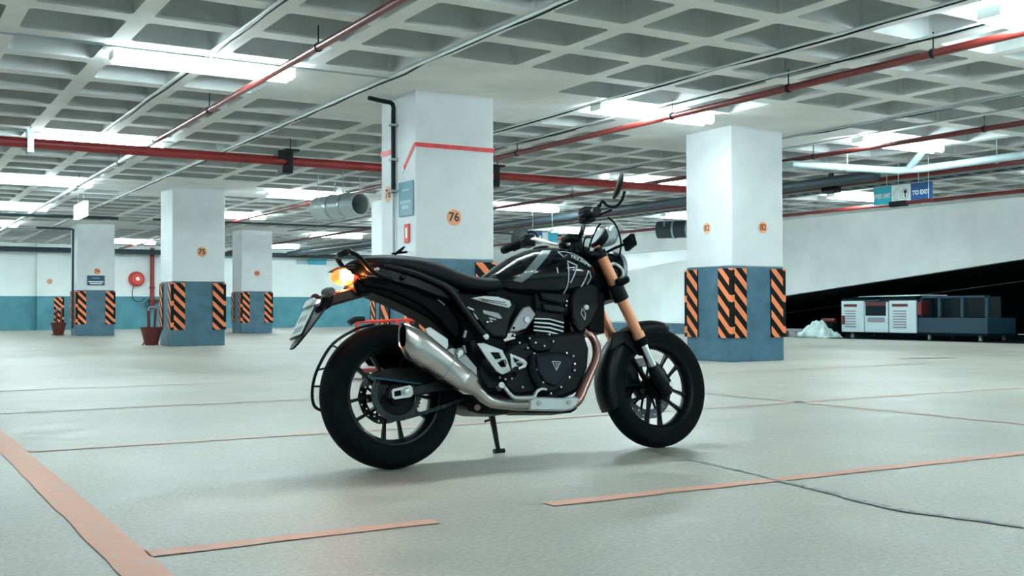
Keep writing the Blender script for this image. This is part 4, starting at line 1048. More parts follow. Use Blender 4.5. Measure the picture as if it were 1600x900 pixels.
# the triangular badge: an inverted triangle with T and bar
def stroke2(pts, w, f, parent, name, m, closed=False):
    bm = bm_new(); P = [Vector(p) for p in pts]
    segs = list(zip(P, P[1:])) + ([(P[-1], P[0])] if closed else [])
    for a, b in segs:
        d = (b - a).normalized(); nn = Vector((-d.y, d.x)) * w / 2; k = max(1, int((b - a).length / 0.012))
        prev = None
        for i in range(k + 1):
            c = a.lerp(b, i / k); pr = (bm.verts.new(f(c.x + nn.x, c.y + nn.y)), bm.verts.new(f(c.x - nn.x, c.y - nn.y)))
            if prev: bm.faces.new((prev[0], prev[1], pr[1], pr[0]))
            prev = pr
    o = part(name, bm, m, parent, None, recalc=False); s = o.modifiers.new('s', 'SOLIDIFY'); s.thickness = 0.0012; s.offset = 0
    return o
bf = lambda a, b: Vector((a, -0.1975, b))
stroke2([(0.695, 0.413), (0.738, 0.410), (0.713, 0.373)], 0.0028, bf, cc, 'badge', M['silver'], True)
stroke2([(0.708, 0.403), (0.731, 0.401)], 0.0026, bf, cc, 'badge_bar', M['silver'])
stroke2([(0.716, 0.403), (0.714, 0.379)], 0.0026, bf, cc, 'badge_stem', M['silver'])
stroke2([(0.718, 0.393), (0.726, 0.392)], 0.0022, bf, cc, 'badge_bar', M['silver'])
up = slab('upper_cover', [(0.603, 0.518), (0.643, 0.535), (0.722, 0.528), (0.739, 0.493), (0.716, 0.462), (0.643, 0.455), (0.606, 0.479)], 0.11, 0.160, M['engine_black'], eng, 0.012)
slab('cylinder', [(0.685, 0.665), (0.846, 0.647), (0.835, 0.523), (0.674, 0.537)], -0.095, 0.095, M['engine_black'], eng, 0.01)
for k in range(5):                                              # machined cooling fins
    y = 498 + k * 6.2
    pl = [[(0.0, 0.0)]]
FINS = [[(0.674, 0.620), (0.750, 0.617), (0.827, 0.599), (0.826, 0.592), (0.750, 0.610), (0.673, 0.614)], [(0.670, 0.603), (0.748, 0.598), (0.823, 0.579), (0.823, 0.573), (0.748, 0.590), (0.670, 0.596)], [(0.667, 0.585), (0.747, 0.579), (0.820, 0.560), (0.819, 0.554), (0.746, 0.571), (0.667, 0.579)], [(0.664, 0.568), (0.745, 0.560), (0.816, 0.541), (0.815, 0.535), (0.744, 0.553), (0.663, 0.562)]]
for f_ in FINS:
    o = slab('cooling_fin', f_, -0.105, 0.107, M['engine_black'], eng, 0.001)
    slab('machined_edge', f_, 0.1065, 0.110, M['silver'], o, 0.0)
slab('cylinder_head', [(0.685, 0.735), (0.741, 0.759), (0.883, 0.742), (0.907, 0.700), (0.866, 0.635), (0.685, 0.659)], -0.10, 0.10, M['engine_black'], eng, 0.014)
slab('cam_cover', [(0.715, 0.687), (0.829, 0.675), (0.840, 0.640), (0.725, 0.652)], 0.098, 0.116, M['cover_black'], eng, 0.008)
bolts = [(0.709, -0.165, 0.537), (0.606, -0.165, 0.521), (0.593, -0.165, 0.479), (0.678, -0.165, 0.486), (0.726, -0.165, 0.505), (0.623, -0.165, 0.453), (0.634, -0.165, 0.501), (0.779, -0.185, 0.450), (0.811, -0.185, 0.435), (0.815, -0.185, 0.400), (0.812, -0.185, 0.372), (0.782, -0.185, 0.341), (0.735, -0.185, 0.300), (0.680, -0.185, 0.274), (0.645, -0.185, 0.323), (0.621, -0.185, 0.380), (0.558, -0.155, 0.309), (0.507, -0.155, 0.348), (0.475, -0.155, 0.346), (0.448, -0.155, 0.355), (0.559, -0.155, 0.503), (0.539, -0.150, 0.538), (0.837, -0.120, 0.674), (0.842, -0.120, 0.694)]
b0 = None
for p in bolts:
    if b0 is None:
        bm = bm_new(); add_rev(bm, [(0.0, 0.008), (0.003, 0.008), (0.0055, 0.006), (0.006, 0.0), (0.006, -0.012)], (0, 0, 0), (0, -1, 0), 12); b0 = part('engine_bolt', bm, M['chrome'], eng, 40); b0.location = p
    else:
        c = b0.copy(); COL.objects.link(c); c.parent = eng; c.location = p
slab('sump_guard', [(0.570, 0.212), (0.614, 0.199), (0.841, 0.188), (0.876, 0.203), (0.888, 0.256), (0.574, 0.269)], -0.11, 0.09, M['matt_black'], eng, 0.01)
slab('collector_box', [(0.302, 0.306), (0.304, 0.251), (0.326, 0.222), (0.375, 0.206), (0.522, 0.196), (0.540, 0.218), (0.561, 0.239), (0.552, 0.279), (0.420, 0.307), (0.358, 0.321)], -0.10, 0.10, M['engine_black'], bike, 0.018)
bm = bm_new(); add_cyl(bm, [(0.360, -0.100, 0.233)][0], [(0.348, -0.125, 0.232)][0], 0.013); part('collector_boss', bm, M['copper'], bpy.data.objects['collector_box'], 40)
slab('front_sprocket_case', [(0.371, 0.446), (0.455, 0.478), (0.550, 0.465), (0.560, 0.357), (0.504, 0.297), (0.403, 0.301), (0.358, 0.363)], -0.10, 0.125, M['engine_black'], eng, 0.015)
# throttle body cover, side strip
tb = slab('throttle_cover', [(0.522, 0.555), (0.563, 0.617), (0.603, 0.663), (0.636, 0.671), (0.666, 0.631), (0.647, 0.608), (0.611, 0.568), (0.564, 0.554)], 0.115, 0.140, M['dull_silver'], bike, 0.006)
bm = bm_new(); add_rev(bm, [(0, 0.006), (0.014, 0.006), (0.016, 0.0), (0.016, -0.006)], [(0.614, -0.141, 0.607)][0], (0, -1, 0), 20); part('cover_cap', bm, M['silver'], tb, 38)
bm = bm_new(); add_rev(bm, [(0, 0.004), (0.005, 0.004), (0.006, 0.0), (0.006, -0.006)], [(0.546, -0.141, 0.571)][0], (0, -1, 0), 12); part('cover_screw', bm, M['matt_black'], tb, 38)

# ---- frame tubes, plates
fr = tube('frame', [(-0.034, -0.100, 0.852), (0.071, -0.125, 0.822), (0.168, -0.135, 0.785), (0.247, -0.140, 0.741), (0.297, -0.145, 0.670), (0.345, -0.150, 0.600), (0.393, -0.150, 0.538)], 0.015, M['frame_black'], n=12)
bm = bm_new(); add_rev(bm, [(0, 0.014), (0.012, 0.014), (0.016, 0.008), (0.016, -0.01)], [(0.392, -0.158, 0.531)][0], (0, -1, 0), 16); part('frame_bolt', bm, M['chrome'], fr, 40)
tube('left_rail', [(u, -y, v) for u, y, v in [(-0.034, -0.100, 0.852), (0.071, -0.125, 0.822), (0.168, -0.135, 0.785), (0.247, -0.140, 0.741), (0.297, -0.145, 0.670), (0.345, -0.150, 0.600), (0.393, -0.150, 0.538)]], 0.015, M['frame_black'], fr, n=12)
slab('pivot_plate', [(0.305, 0.613), (0.375, 0.598), (0.443, 0.541), (0.512, 0.526), (0.524, 0.440), (0.501, 0.317), (0.429, 0.281), (0.362, 0.300), (0.338, 0.390), (0.302, 0.487)], -0.12, 0.118, M['matt_black'], fr, 0.012)
tube('spine_tube', [(0.563, -0.030, 0.755), (0.785, -0.030, 0.801), (1.009, -0.020, 0.867), (1.135, -0.000, 0.904)], 0.03, M['frame_black'], fr)
tube('down_tube', [(1.078, -0.050, 0.847), (1.010, -0.060, 0.707), (0.956, -0.070, 0.585), (0.898, -0.080, 0.480)], 0.015, M['matt_black'], fr)
tube('down_tube', [(u, -y, v) for u, y, v in [(1.078, -0.050, 0.847), (1.010, -0.060, 0.707), (0.956, -0.070, 0.585), (0.898, -0.080, 0.480)]], 0.015, M['matt_black'], fr)
slab('headstock', [(1.009, 0.927), (1.157, 0.942), (1.192, 0.811), (1.063, 0.741), (0.962, 0.808)], -0.045, 0.045, M['matt_black'], fr, 0.012)
# rear inner fender / undertray
slab('rear_fender', [(-0.132, 0.811), (-0.015, 0.834), (0.162, 0.803), (0.297, 0.759), (0.397, 0.622), (0.426, 0.507), (0.370, 0.474), (0.329, 0.473), (0.282, 0.510), (0.237, 0.575), (0.174, 0.629), (0.093, 0.671), (-0.005, 0.713), (-0.079, 0.740), (-0.136, 0.729), (-0.168, 0.772)], -0.075, 0.070, M['matt_black'], bike, 0.015)
slab('rear_panel', [(-0.143, 0.799), (-0.065, 0.808), (0.079, 0.782), (0.225, 0.722), (0.298, 0.629), (0.349, 0.531), (0.325, 0.503), (0.259, 0.560), (0.217, 0.616), (0.146, 0.677), (0.046, 0.727), (-0.040, 0.754), (-0.111, 0.759)], 0.062, 0.088, M['matt_black'], bike, 0.008)
tube('trim_line', [(-0.114, -0.092, 0.806), (-0.035, -0.094, 0.799), (0.079, -0.096, 0.766), (0.166, -0.098, 0.733), (0.237, -0.100, 0.680)], 0.0032, M['dull_silver'], bpy.data.objects['rear_panel'], n=6)
# shock absorber
sh = tube('shock_absorber', [(0.327, -0.020, 0.513), (0.434, -0.020, 0.712)], 0.022, M['engine_black'])
bm = bm_new(); q0, q1 = [Vector(p) for p in [(0.335, -0.020, 0.524), (0.423, -0.020, 0.689)]]
P = []
s_, t_ = frame_for(q1 - q0)
for k in range(7 * 12 + 1): an = 2 * PI * k / 12; P.append(q0.lerp(q1, k / 84) + s_ * 0.034 * math.cos(an) + t_ * 0.034 * math.sin(an))
add_tube(bm, P, 0.005, 6, 1); part('spring', bm, M['satin_black'], sh, 50)
# side panel and the black airbox side
sp = slab('side_panel', [(0.255, 0.745), (0.334, 0.729), (0.542, 0.718), (0.590, 0.672), (0.546, 0.609), (0.519, 0.524), (0.444, 0.531), (0.380, 0.596), (0.305, 0.678)], 0.085, 0.128, M['gloss_black'], bike, 0.014)
slab('left_side_panel', [(0.255, 0.745), (0.334, 0.729), (0.542, 0.718), (0.590, 0.672), (0.546, 0.609), (0.519, 0.524), (0.444, 0.531), (0.380, 0.596), (0.305, 0.678)], -0.128, -0.085, M['gloss_black'], bike, 0.014)
slab('airbox', [(0.435, 0.803), (0.635, 0.835), (0.752, 0.806), (0.739, 0.626), (0.613, 0.568), (0.484, 0.599)], -0.085, 0.085, M['matt_black'], bike, 0.01)
ss = slab('side_strip', [(0.344, 0.705), (0.411, 0.715), (0.480, 0.711), (0.539, 0.694), (0.546, 0.674), (0.530, 0.660), (0.464, 0.674), (0.396, 0.691)], 0.125, 0.139, M['silver'], sp, 0.003)
for q in ([(0.383, 0.705), (0.515, 0.686), (0.514, 0.683), (0.383, 0.701)], [(0.395, 0.698), (0.520, 0.675), (0.520, 0.672), (0.395, 0.694)]): slab('strip_groove', q, 0.1385, 0.1402, M['matt_black'], ss, 0.0)
slab('vent_louvre', [(0.403, 0.654), (0.480, 0.640), (0.498, 0.617), (0.484, 0.612), (0.404, 0.638)], 0.126, 0.133, M['dull_silver'], sp, 0.002)
slab('vent_louvre', [(0.428, 0.623), (0.466, 0.615), (0.468, 0.606), (0.434, 0.612)], 0.126, 0.133, M['dull_silver'], sp, 0.002)
for q in ([(0.329, 0.669), (0.359, 0.657), (0.362, 0.649), (0.328, 0.660)], [(0.352, 0.643), (0.366, 0.632), (0.377, 0.612), (0.371, 0.612), (0.360, 0.627)], [(0.414, 0.604), (0.427, 0.604), (0.430, 0.598), (0.417, 0.595)], [(0.434, 0.609), (0.449, 0.603), (0.445, 0.598), (0.433, 0.601)]): slab('clip', q, 0.125, 0.135, M['silver'], sp, 0.001)
# heel guards and footrests
hg = slab('heel_guard', [(0.335, 0.502), (0.369, 0.503), (0.457, 0.471), (0.475, 0.429), (0.493, 0.378), (0.448, 0.363), (0.421, 0.378), (0.376, 0.437)], 0.178, 0.188, M['silver'], bike, 0.003,
     holes=[[(0.397, 0.461), (0.437, 0.460), (0.451, 0.435), (0.419, 0.430)][::-1], [(0.427, 0.416), (0.460, 0.427), (0.470, 0.399), (0.445, 0.396)][::-1]])
hg2 = slab('footrest_bracket', [(0.492, 0.456), (0.558, 0.430), (0.576, 0.412), (0.568, 0.393), (0.502, 0.373), (0.494, 0.390)], 0.178, 0.188, M['silver'], bike, 0.003,
     holes=[[(0.505, 0.437), (0.538, 0.422), (0.512, 0.414)][::-1], [(0.538, 0.413), (0.556, 0.404), (0.523, 0.391)][::-1]])
tube('footrest', [(0.519, -0.180, 0.387), (0.469, -0.250, 0.359)], 0.013, M['matt_black'], bike, sub=1)
tube('footrest', [(0.718, 0.180, 0.417), (0.745, 0.250, 0.399)], 0.013, M['matt_black'], bike, sub=1)
tube('brake_pedal', [(0.437, -0.200, 0.321), (0.448, -0.205, 0.301), (0.474, -0.210, 0.269), (0.495, -0.215, 0.260), (0.552, -0.215, 0.258), (0.578, -0.215, 0.262), (0.589, -0.220, 0.280), (0.613, -0.225, 0.293), (0.636, -0.230, 0.289)], [0.010, 0.012, 0.013, 0.014, 0.014, 0.013, 0.010, 0.009, 0.008], M['silver'], bike, n=10, flat=0.7)
bm = bm_new(); add_cyl(bm, [(0.441, -0.160, 0.308)][0], [(0.428, -0.210, 0.318)][0], 0.013); part('pedal_pivot', bm, M['dull_silver'], bpy.data.objects['brake_pedal'], 40)
# side stand, on the left
sd = tube('side_stand', [(0.530, 0.100, 0.208), (0.555, 0.130, 0.150), (0.586, 0.175, 0.086), (0.606, 0.200, 0.042)], [0.016, 0.014, 0.012, 0.011], M['frame_black'], sub=3)
bm = bm_new(); q = Vector([(0.606, 0.200, 0.042)][0]); add_cyl(bm, q + Vector((-0.025, 0, 0)), q + Vector((0.03, 0.0, 0.0)), 0.011); part('stand_foot', bm, M['frame_black'], sd, 40)
tube('stand_tang', [(0.554, 0.130, 0.188), (0.523, 0.160, 0.180)], 0.006, M['frame_black'], sd, sub=1)
# saree guard on the left of the rear wheel
gd = tube('leg_guard_rail', [(0.008, 0.150, 0.633), (-0.065, 0.190, 0.617), (-0.175, 0.190, 0.553), (-0.246, 0.190, 0.452), (-0.273, 0.190, 0.376), (-0.276, 0.190, 0.308), (-0.255, 0.180, 0.273), (-0.179, 0.140, 0.245)], 0.007, M['frame_black'])
for q in ([(-0.246, 0.190, 0.444), (-0.227, 0.120, 0.444)], [(-0.273, 0.190, 0.373), (-0.243, 0.120, 0.366)], [(-0.178, 0.190, 0.548), (-0.175, 0.110, 0.524)]): tube('guard_tie', q, 0.005, M['frame_black'], gd, sub=1, n=8)

# ---- tank
TS = [(0.462, .795, .806, .020), (0.478, .768, .822, .062), (0.52, .742, .850, .098), (0.56, .729, .878, .118), (0.62, .719, .915, .136), (0.70, .714, .945, .150), (0.78, .713, .960, .156), (0.86, .718, .962, .154), (0.93, .730, .950, .146), (0.99, .752, .927, .130), (1.03, .778, .903, .105), (1.055, .805, .880, .072), (1.068, .830, .855, .025)]
EXP = 2.7
def tank_at(u):
    for a, b in zip(TS, TS[1:]):
        if a[0] <= u <= b[0]:
            t = (u - a[0]) / (b[0] - a[0]); return [a[i] + (b[i] - a[i]) * t for i in range(4)]
    return list(TS[0] if u < TS[0][0] else TS[-1])
def tank_w(u, v):
    _, zb, zt, hw = tank_at(u); cz = (zb + zt) / 2; h = (zt - zb) / 2
    q = min(0.999, abs((v - cz) / h)); return hw * (1 - q ** EXP) ** (1 / EXP) * (0.80 + 0.20 * min(1, (zt - v) / (zt - zb) * 2.2))
bm = bm_new(); rings = []
US = []
for a, b in zip(TS, TS[1:]): US += [a[0] + (b[0] - a[0]) * k / 3 for k in range(3)]
US.append(TS[-1][0])
for u in US:
    _, zb, zt, hw = tank_at(u); cz = (zb + zt) / 2; h = (zt - zb) / 2; rg = []
    for k in range(48):
        an = 2 * PI * k / 48; c, s = math.cos(an), math.sin(an)
        y = math.copysign(abs(c) ** (2 / EXP), c); z = math.copysign(abs(s) ** (2 / EXP), s)
        v = cz + h * z
        rg.append(bm.verts.new((u, y * hw * (0.80 + 0.20 * min(1, (zt - v) / (zt - zb) * 2.2)), v)))
    rings.append(rg)
for a, b in zip(rings, rings[1:]): bridge(bm, a, b)
cap(bm, rings[0][::-1]); cap(bm, rings[-1])
tank = part('fuel_tank', bm, M['gloss_black'], bike, 60)
def on_tank(a, b, off=0.003): return Vector((a, -(tank_w(a, b) + off), b))
# silver band: quads between two edge lines, laid on the tank skin
def band(e0, e1, name, m, nseg=16, across=5, off=0.0025):
    bm = bm_new(); P0 = smooth_path([(a, b, 0) for a, b in e0], 6); P1 = smooth_path([(a, b, 0) for a, b in e1], 6); g = []
    for a, b in zip(P0, P1): g.append([bm.verts.new(on_tank(a.x + (b.x - a.x) * k / across, a.y + (b.y - a.y) * k / across, off)) for k in range(across + 1)])
    for r0, r1 in zip(g, g[1:]):
        for k in range(across): bm.faces.new((r0[k], r0[k + 1], r1[k + 1], r1[k]))
    return part(name, bm, m, tank, 60, recalc=False)
band([(0.750, 0.935), (0.706, 0.901), (0.656, 0.856), (0.612, 0.817), (0.567, 0.787)], [(0.795, 0.936), (0.750, 0.896), (0.695, 0.847), (0.651, 0.806), (0.609, 0.776)], 'silver_band', M['decal_silver'])
def tstroke(pts, w, name='white_graphic'): return stroke2(pts, w, lambda a, b: on_tank(a, b, 0.003), tank, name, M['decal_white'])
tstroke([(0.847, 0.876), (0.897, 0.855), (0.856, 0.775)], 0.0065)
tstroke([(0.846, 0.867), (0.841, 0.727)], 0.0060)
tstroke([(0.837, 0.842), (0.886, 0.847)], 0.0050)
tstroke([(0.963, 0.835), (0.924, 0.759)], 0.0065)
tstroke([(0.963, 0.835), (0.981, 0.805), (0.960, 0.768), (0.896, 0.726)], 0.0045)
tstroke([(0.783, 0.843), (0.786, 0.817)], 0.006)
for q in ([(0.836, 0.898), (0.821, 0.924), (0.852, 0.928), (0.904, 0.920), (0.954, 0.891), (0.989, 0.855)], [(0.903, 0.908), (0.946, 0.888), (0.978, 0.852)]): tstroke(q, 0.0032)
q0, q1 = [(0.878, 0.908), (0.982, 0.858)]
tx = (Vector(q1) - Vector(q0)); tl = tx.length; tx.normalize(); ty_ = Vector((-tx.y, tx.x)); tc_ = (Vector(q0) + Vector(q1)) / 2 + ty_ * -0.002
bm = text_bm('TRIUMPH', 0.020, lambda x, y: on_tank(tc_.x + tx.x * x + ty_.x * y, tc_.y + tx.y * x + ty_.y * y, 0.004), bold=0.0008, sx=0.98)
part('lettering', bm, M['decal_white'], tank, None, recalc=False)
bm = bm_new(); add_rev(bm, [(0, 0.012), (0.035, 0.012), (0.04, 0.006), (0.04, -0.01)], (0.80, 0, 0.958), (-0.05, 0, 1), 28); part('filler_cap', bm, M['satin_black'], tank, 40)
# cowls beside the radiator
rc = slab('radiator_shroud', [(0.894, 0.761), (0.984, 0.780), (1.027, 0.750), (1.012, 0.672), (0.968, 0.591), (0.901, 0.548), (0.864, 0.592), (0.860, 0.696)], 0.085, 0.128, M['gloss_black'], bike, 0.012)
slab('left_radiator_shroud', [(0.894, 0.761), (0.984, 0.780), (1.027, 0.750), (1.012, 0.672), (0.968, 0.591), (0.901, 0.548), (0.864, 0.592), (0.860, 0.696)], -0.128, -0.085, M['gloss_black'], bike, 0.012)
stroke2([(0.922, 0.654), (0.934, 0.636), (0.928, 0.606), (0.910, 0.636), (0.919, 0.660)], 0.003, lambda a, b: Vector((a, -0.1295, b)), rc, 'silver_outline', M['silver'])
slab('radiator', [(0.975, 0.762), (1.081, 0.741), (1.062, 0.547), (0.974, 0.564)], -0.13, 0.083, M['matt_black'], bike, 0.006)
bm = bm_new(); add_rev(bm, [(0, .012), (0.012, .010), (0.014, 0), (0.014, -.01)], [(0.938, -0.128, 0.663)][0], (0, -1, 0), 16); part('shroud_bolt', bm, M['silver'], rc, 40)
slab('ignition_cover', [(0.702, 0.738), (0.819, 0.730), (0.861, 0.695), (0.815, 0.680), (0.715, 0.701)], 0.09, 0.125, M['satin_black'], bike, 0.008)

# ---- seat
SS = [  # u, bottom z, top z, half width
    (-0.165, .862, .872, .030), (-0.14, .848, .892, .075), (-0.08, .842, .905, .105), (0.0, .828, .906, .125), (0.08, .810, .904, .135), (0.16, .788, .897, .140), (0.23, .765, .878, .138), (0.29, .748, .852, .135), (0.36, .738, .824, .132), (0.43, .733, .812, .128), (0.50, .735, .812, .112), (0.56, .745, .818, .085), (0.60, .770, .822, .05)]
bm = bm_new(); rings = []
for i, (u, zb, zt, hw) in enumerate(SS):
    cz = (zb + zt) / 2; h = (zt - zb) / 2; rg = []
    for k in range(36):
        an = 2 * PI * k / 36; c, s = math.cos(an), math.sin(an); e = 2 / 2.9
        rg.append(bm.verts.new((u, math.copysign(abs(c) ** e, c) * hw * (1.0 if s < 0 else 1 - 0.12 * s), cz + h * math.copysign(abs(s) ** e, s))))
    rings.append(rg)
for a, b in zip(rings, rings[1:]): bridge(bm, a, b)
cap(bm, rings[0][::-1]); cap(bm, rings[-1])
seat = part('seat', bm, M['leather'], bike, 70); s_m = seat.modifiers.new('s', 'SUBSURF'); s_m.levels = 1; s_m.render_levels = 2
tail = bm_new(); rings = []
for u, zb, zt, hw in ((-0.205, .835, .850, .03), (-0.18, .815, .862, .055), (-0.10, .795, .862, .085), (0.0, .775, .845, .105), (0.10, .745, .822, .118), (0.20, .705, .790, .125), (0.30, .68, .755, .120)):
    rings.append([tail.verts.new((u, hw * a, (zb + zt) / 2 + (zt - zb) / 2 * b)) for a, b in ((1, -0.7), (1, 0.7), (0.8, 1), (-0.8, 1), (-1, 0.7), (-1, -0.7), (-0.8, -1), (0.8, -1))])
for a, b in zip(rings, rings[1:]): bridge(tail, a, b)
cap(tail, rings[0][::-1]); cap(tail, rings[-1])
tl_ = part('tail_cowl', tail, M['satin_black'], bike, 50)
# grab rail: one loop round the tail
gr_r = [(-0.013, -0.125, 0.785), (-0.063, -0.135, 0.799), (-0.083, -0.130, 0.808), (-0.109, -0.120, 0.831), (-0.143, -0.105, 0.880), (-0.168, -0.085, 0.905), (-0.172, -0.060, 0.915)]
gr = gr_r + [(gr_r[-1][0] - 0.018, 0.0, gr_r[-1][2] - 0.004)] + [(x, -y, z) for x, y, z in gr_r[::-1]]
gb = tube('grab_rail', gr, [0.010, 0.012, 0.013] + [0.014] * (len(gr) - 6) + [0.013, 0.012, 0.010], M['satin_black'], n=12, flat=0.75)
bm = bm_new(); add_rev(bm, [(0, .012), (0.009, .010), (0.011, 0), (0.011, -.01)], [(0.040, -0.130, 0.796)][0], (0, -1, 0), 14); part('rail_bolt', bm, M['satin_black'], gb, 40)
bm = bm_new(); add_rev(bm, [(0, .012), (0.008, .010), (0.009, 0), (0.009, -.01)], [(-0.075, -0.120, 0.829)][0], (0, -1, 0), 14); part('rail_bolt', bm, M['dull_silver'], gb, 40)
# lock lever and hook on the seat
tube('seat_hook', [(0.058, -0.000, 0.918), (0.083, -0.000, 0.933), (0.108, -0.000, 0.954)], [0.005, 0.008, 0.004], M['matt_black'], seat)
tube('seat_hook_base', [(0.046, -0.000, 0.921), (0.119, -0.000, 0.931)], [0.004, 0.005], M['matt_black'], seat, sub=1)
# tail lamp and its housing
bm = bm_new(); rings = []
for t, hw, hh in ((0.0, .028, .012), (0.018, .052, .026), (0.045, .062, .034), (0.085, .060, .034), (0.11, .05, .028)):
    c = Vector((-0.232 + t, 0, 0.818 - t * 0.02)); rg = []
    for k in range(24):
        an = 2 * PI * k / 24; cx, sx = math.cos(an), math.sin(an)
        rg.append(bm.verts.new(c + Vector((0.0, math.copysign(abs(cx) ** .8, cx) * hw, math.copysign(abs(sx) ** .8, sx) * hh))))
    rings.append(rg)
for i_, (a, b) in enumerate(zip(rings[:4], rings[1:4])):
    for k in range(24):
        f_ = bm.faces.new((a[k], a[(k + 1) % 24], b[(k + 1) % 24], b[k])); f_.material_index = 1 if i_ >= 1 and abs(math.sin(2 * PI * (k + 0.5) / 24)) < 0.75 else 0
cap(bm, rings[0][::-1]); cap(bm, rings[3])
tlp = part('tail_light', bm, [M['tail_orange'], M['tail_core']], bike, 60); tlp['label'] = 'glowing tail lamp lens'
for j_, (q_, e_) in enumerate((((-0.19, -0.02, 0.772), 1.1), ((-0.125, -0.085, 0.815), 0.12))):
    ld = bpy.data.lights.new('tail_bulb', 'POINT'); ld.color = (1.0, 0.22, 0.05); ld.energy = e_; ld.shadow_soft_size = 0.01
    lo = bpy.data.objects.new('tail_bulb', ld); COL.objects.link(lo); lo.parent = tlp; lo.location = q_
bm = bm_new(); add_rev(bm, [(0.040, -0.006), (0.052, -0.006), (0.052, 0.03), (0.040, 0.03)], (-0.15, 0, 0.816), (1, 0, 0), 28, closed=True)
for v in bm.verts: v.co.y *= 1.22; v.co.z = 0.816 + (v.co.z - 0.816) * 0.74
part('red_rim', bm, M['tail_red'], tlp, 50)
bm = bm_new(); add_prism(bm, [(-0.232, 0.846), (-0.09, 0.852), (-0.05, 0.84), (-0.09, 0.786), (-0.12, 0.776), (-0.13, 0.80), (-0.135, 0.838)], side, -0.068, 0.068); part('lamp_housing', bm, M['satin_black'], tlp, 40, 0.006)
# plate arm, indicators, number plate, flap
M['arm_plastic'] = mat('arm_plastic', (0.02, 0.02, 0.022), 0.5, spec=0.3)
arm = slab('plate_arm', [(-0.007, 0.788), (-0.071, 0.782), (-0.159, 0.764), (-0.253, 0.742), (-0.288, 0.720), (-0.278, 0.688), (-0.247, 0.690), (-0.162, 0.712), (-0.059, 0.740), (0.018, 0.754)], -0.030, 0.030, M['arm_plastic'], bike, 0.008)
bm = bm_new(); add_prism(bm, [(-0.253, 0.750), (-0.231, 0.737), (-0.256, 0.682), (-0.291, 0.661), (-0.306, 0.682), (-0.288, 0.726)], side, -0.045, 0.045); part('lamp_block', bm, M['matt_black'], arm, 40, 0.008)
for sg in (1, -1):
    bm = bm_new(); c = Vector([(-0.265, -0.000, 0.736)][0]); rings = []
    y0 = -sg * 0.045
    add_tube(bm, [c + Vector((0, y0, 0)), c + Vector((-0.01, -sg * 0.075, 0))], 0.008, 8, 1)
    st_ = part('indicator_stalk', bm, M['matt_black'], arm, 40)
    bm = bm_new(); add_rev(bm, [(0, -0.03), (0.018, -0.026), (0.022, 0.0), (0.016, 0.028), (0, 0.034)], c + Vector((-0.015, -sg * 0.085, 0.0)), (0.25, -sg, 0), 20)
    part('indicator', bm, M['indicator_grey' if sg > 0 else 'satin_black'], arm, 50)
# plate: tilted board facing the rear
pa, pb = [Vector(p) for p in [(-0.321, -0.000, 0.715), (-0.402, -0.000, 0.561)]]
dn = (pb - pa).normalized(); nr = Vector((-dn.z, 0, dn.x)); nr = nr if nr.x < 0 else -nr
PLh = (pb - pa).length
def plate_fn(a, b, d): return pa + Vector((0, -1, 0)) * a + dn * b + nr * d
def rr(w, h, r, y0=0.0, n=4):
    out = []
    for cx, cy, a0 in ((w - r, y0 + h - r, 0), (-w + r, y0 + h - r, PI / 2), (-w + r, y0 + r, PI), (w - r, y0 + r, 1.5 * PI)):
        for k in range(n + 1): an = a0 + PI / 2 * k / n; out.append((cx + r * math.cos(an), cy + r * math.sin(an)))
    return out
bm = bm_new(); add_prism(bm, rr(0.085, PLh * 0.80, 0.012, PLh * 0.20), plate_fn, -0.008, 0.0); pf = part('number_plate', bm, M['satin_black'], arm, 40)
bm = bm_new(); add_prism(bm, rr(0.078, PLh * 0.73, 0.008, PLh * 0.235), plate_fn, 0.0, 0.0025); part('plate_face', bm, M['plate_white'], pf, 40)
bm = bm_new(); add_prism(bm, rr(0.055, PLh * 0.2, 0.01, 0.0), plate_fn, -0.006, 0.012); part('plate_lamp', bm, M['plate_white'], arm, 40)
M['plate_mark'] = mat('plate_mark', (0.28, 0.33, 0.35), 0.5)
for row, (y_, xs_) in enumerate(((0.42, (-0.048, -0.022, 0.008, 0.034)), (0.72, (-0.045, -0.015, 0.015, 0.045)))):
    for x_ in xs_:
        bm = bm_new(); add_prism(bm, rr(0.009, 0.030, 0.004, PLh * y_, 2), lambda a, b, d: plate_fn(a + x_, b, d), 0.0025, 0.0032); part('plate_smudge', bm, M['plate_mark'], pf, None)
bm = bm_new(); fa, fb = [Vector(p) for p in [(-0.282, -0.000, 0.677), (-0.418, -0.000, 0.514)]]; dn2 = (fb - fa).normalized(); nr2 = Vector((-dn2.z, 0, dn2.x)); Lf = (fb - fa).length
add_prism(bm, [(-0.05, 0), (0.05, 0), (0.062, Lf * 0.55), (0.045, Lf * 0.9), (0.02, Lf), (-0.02, Lf), (-0.045, Lf * 0.9), (-0.062, Lf * 0.55)], lambda a, b, d: fa + Vector((0, -1, 0)) * a + dn2 * b + nr2 * d, -0.004, 0.004); part('mud_flap', bm, M['satin_black'], arm, 40)
bm = bm_new(); add_box(bm, (0, -0.02, 0), (0.022, 0.02, 0.012)); o = part('plate_light', bm, M['plate_lamp'], arm, None); q = Vector([(-0.305, -0.000, 0.704)][0]); o.location = q + Vector((-0.005, 0, 0.0))

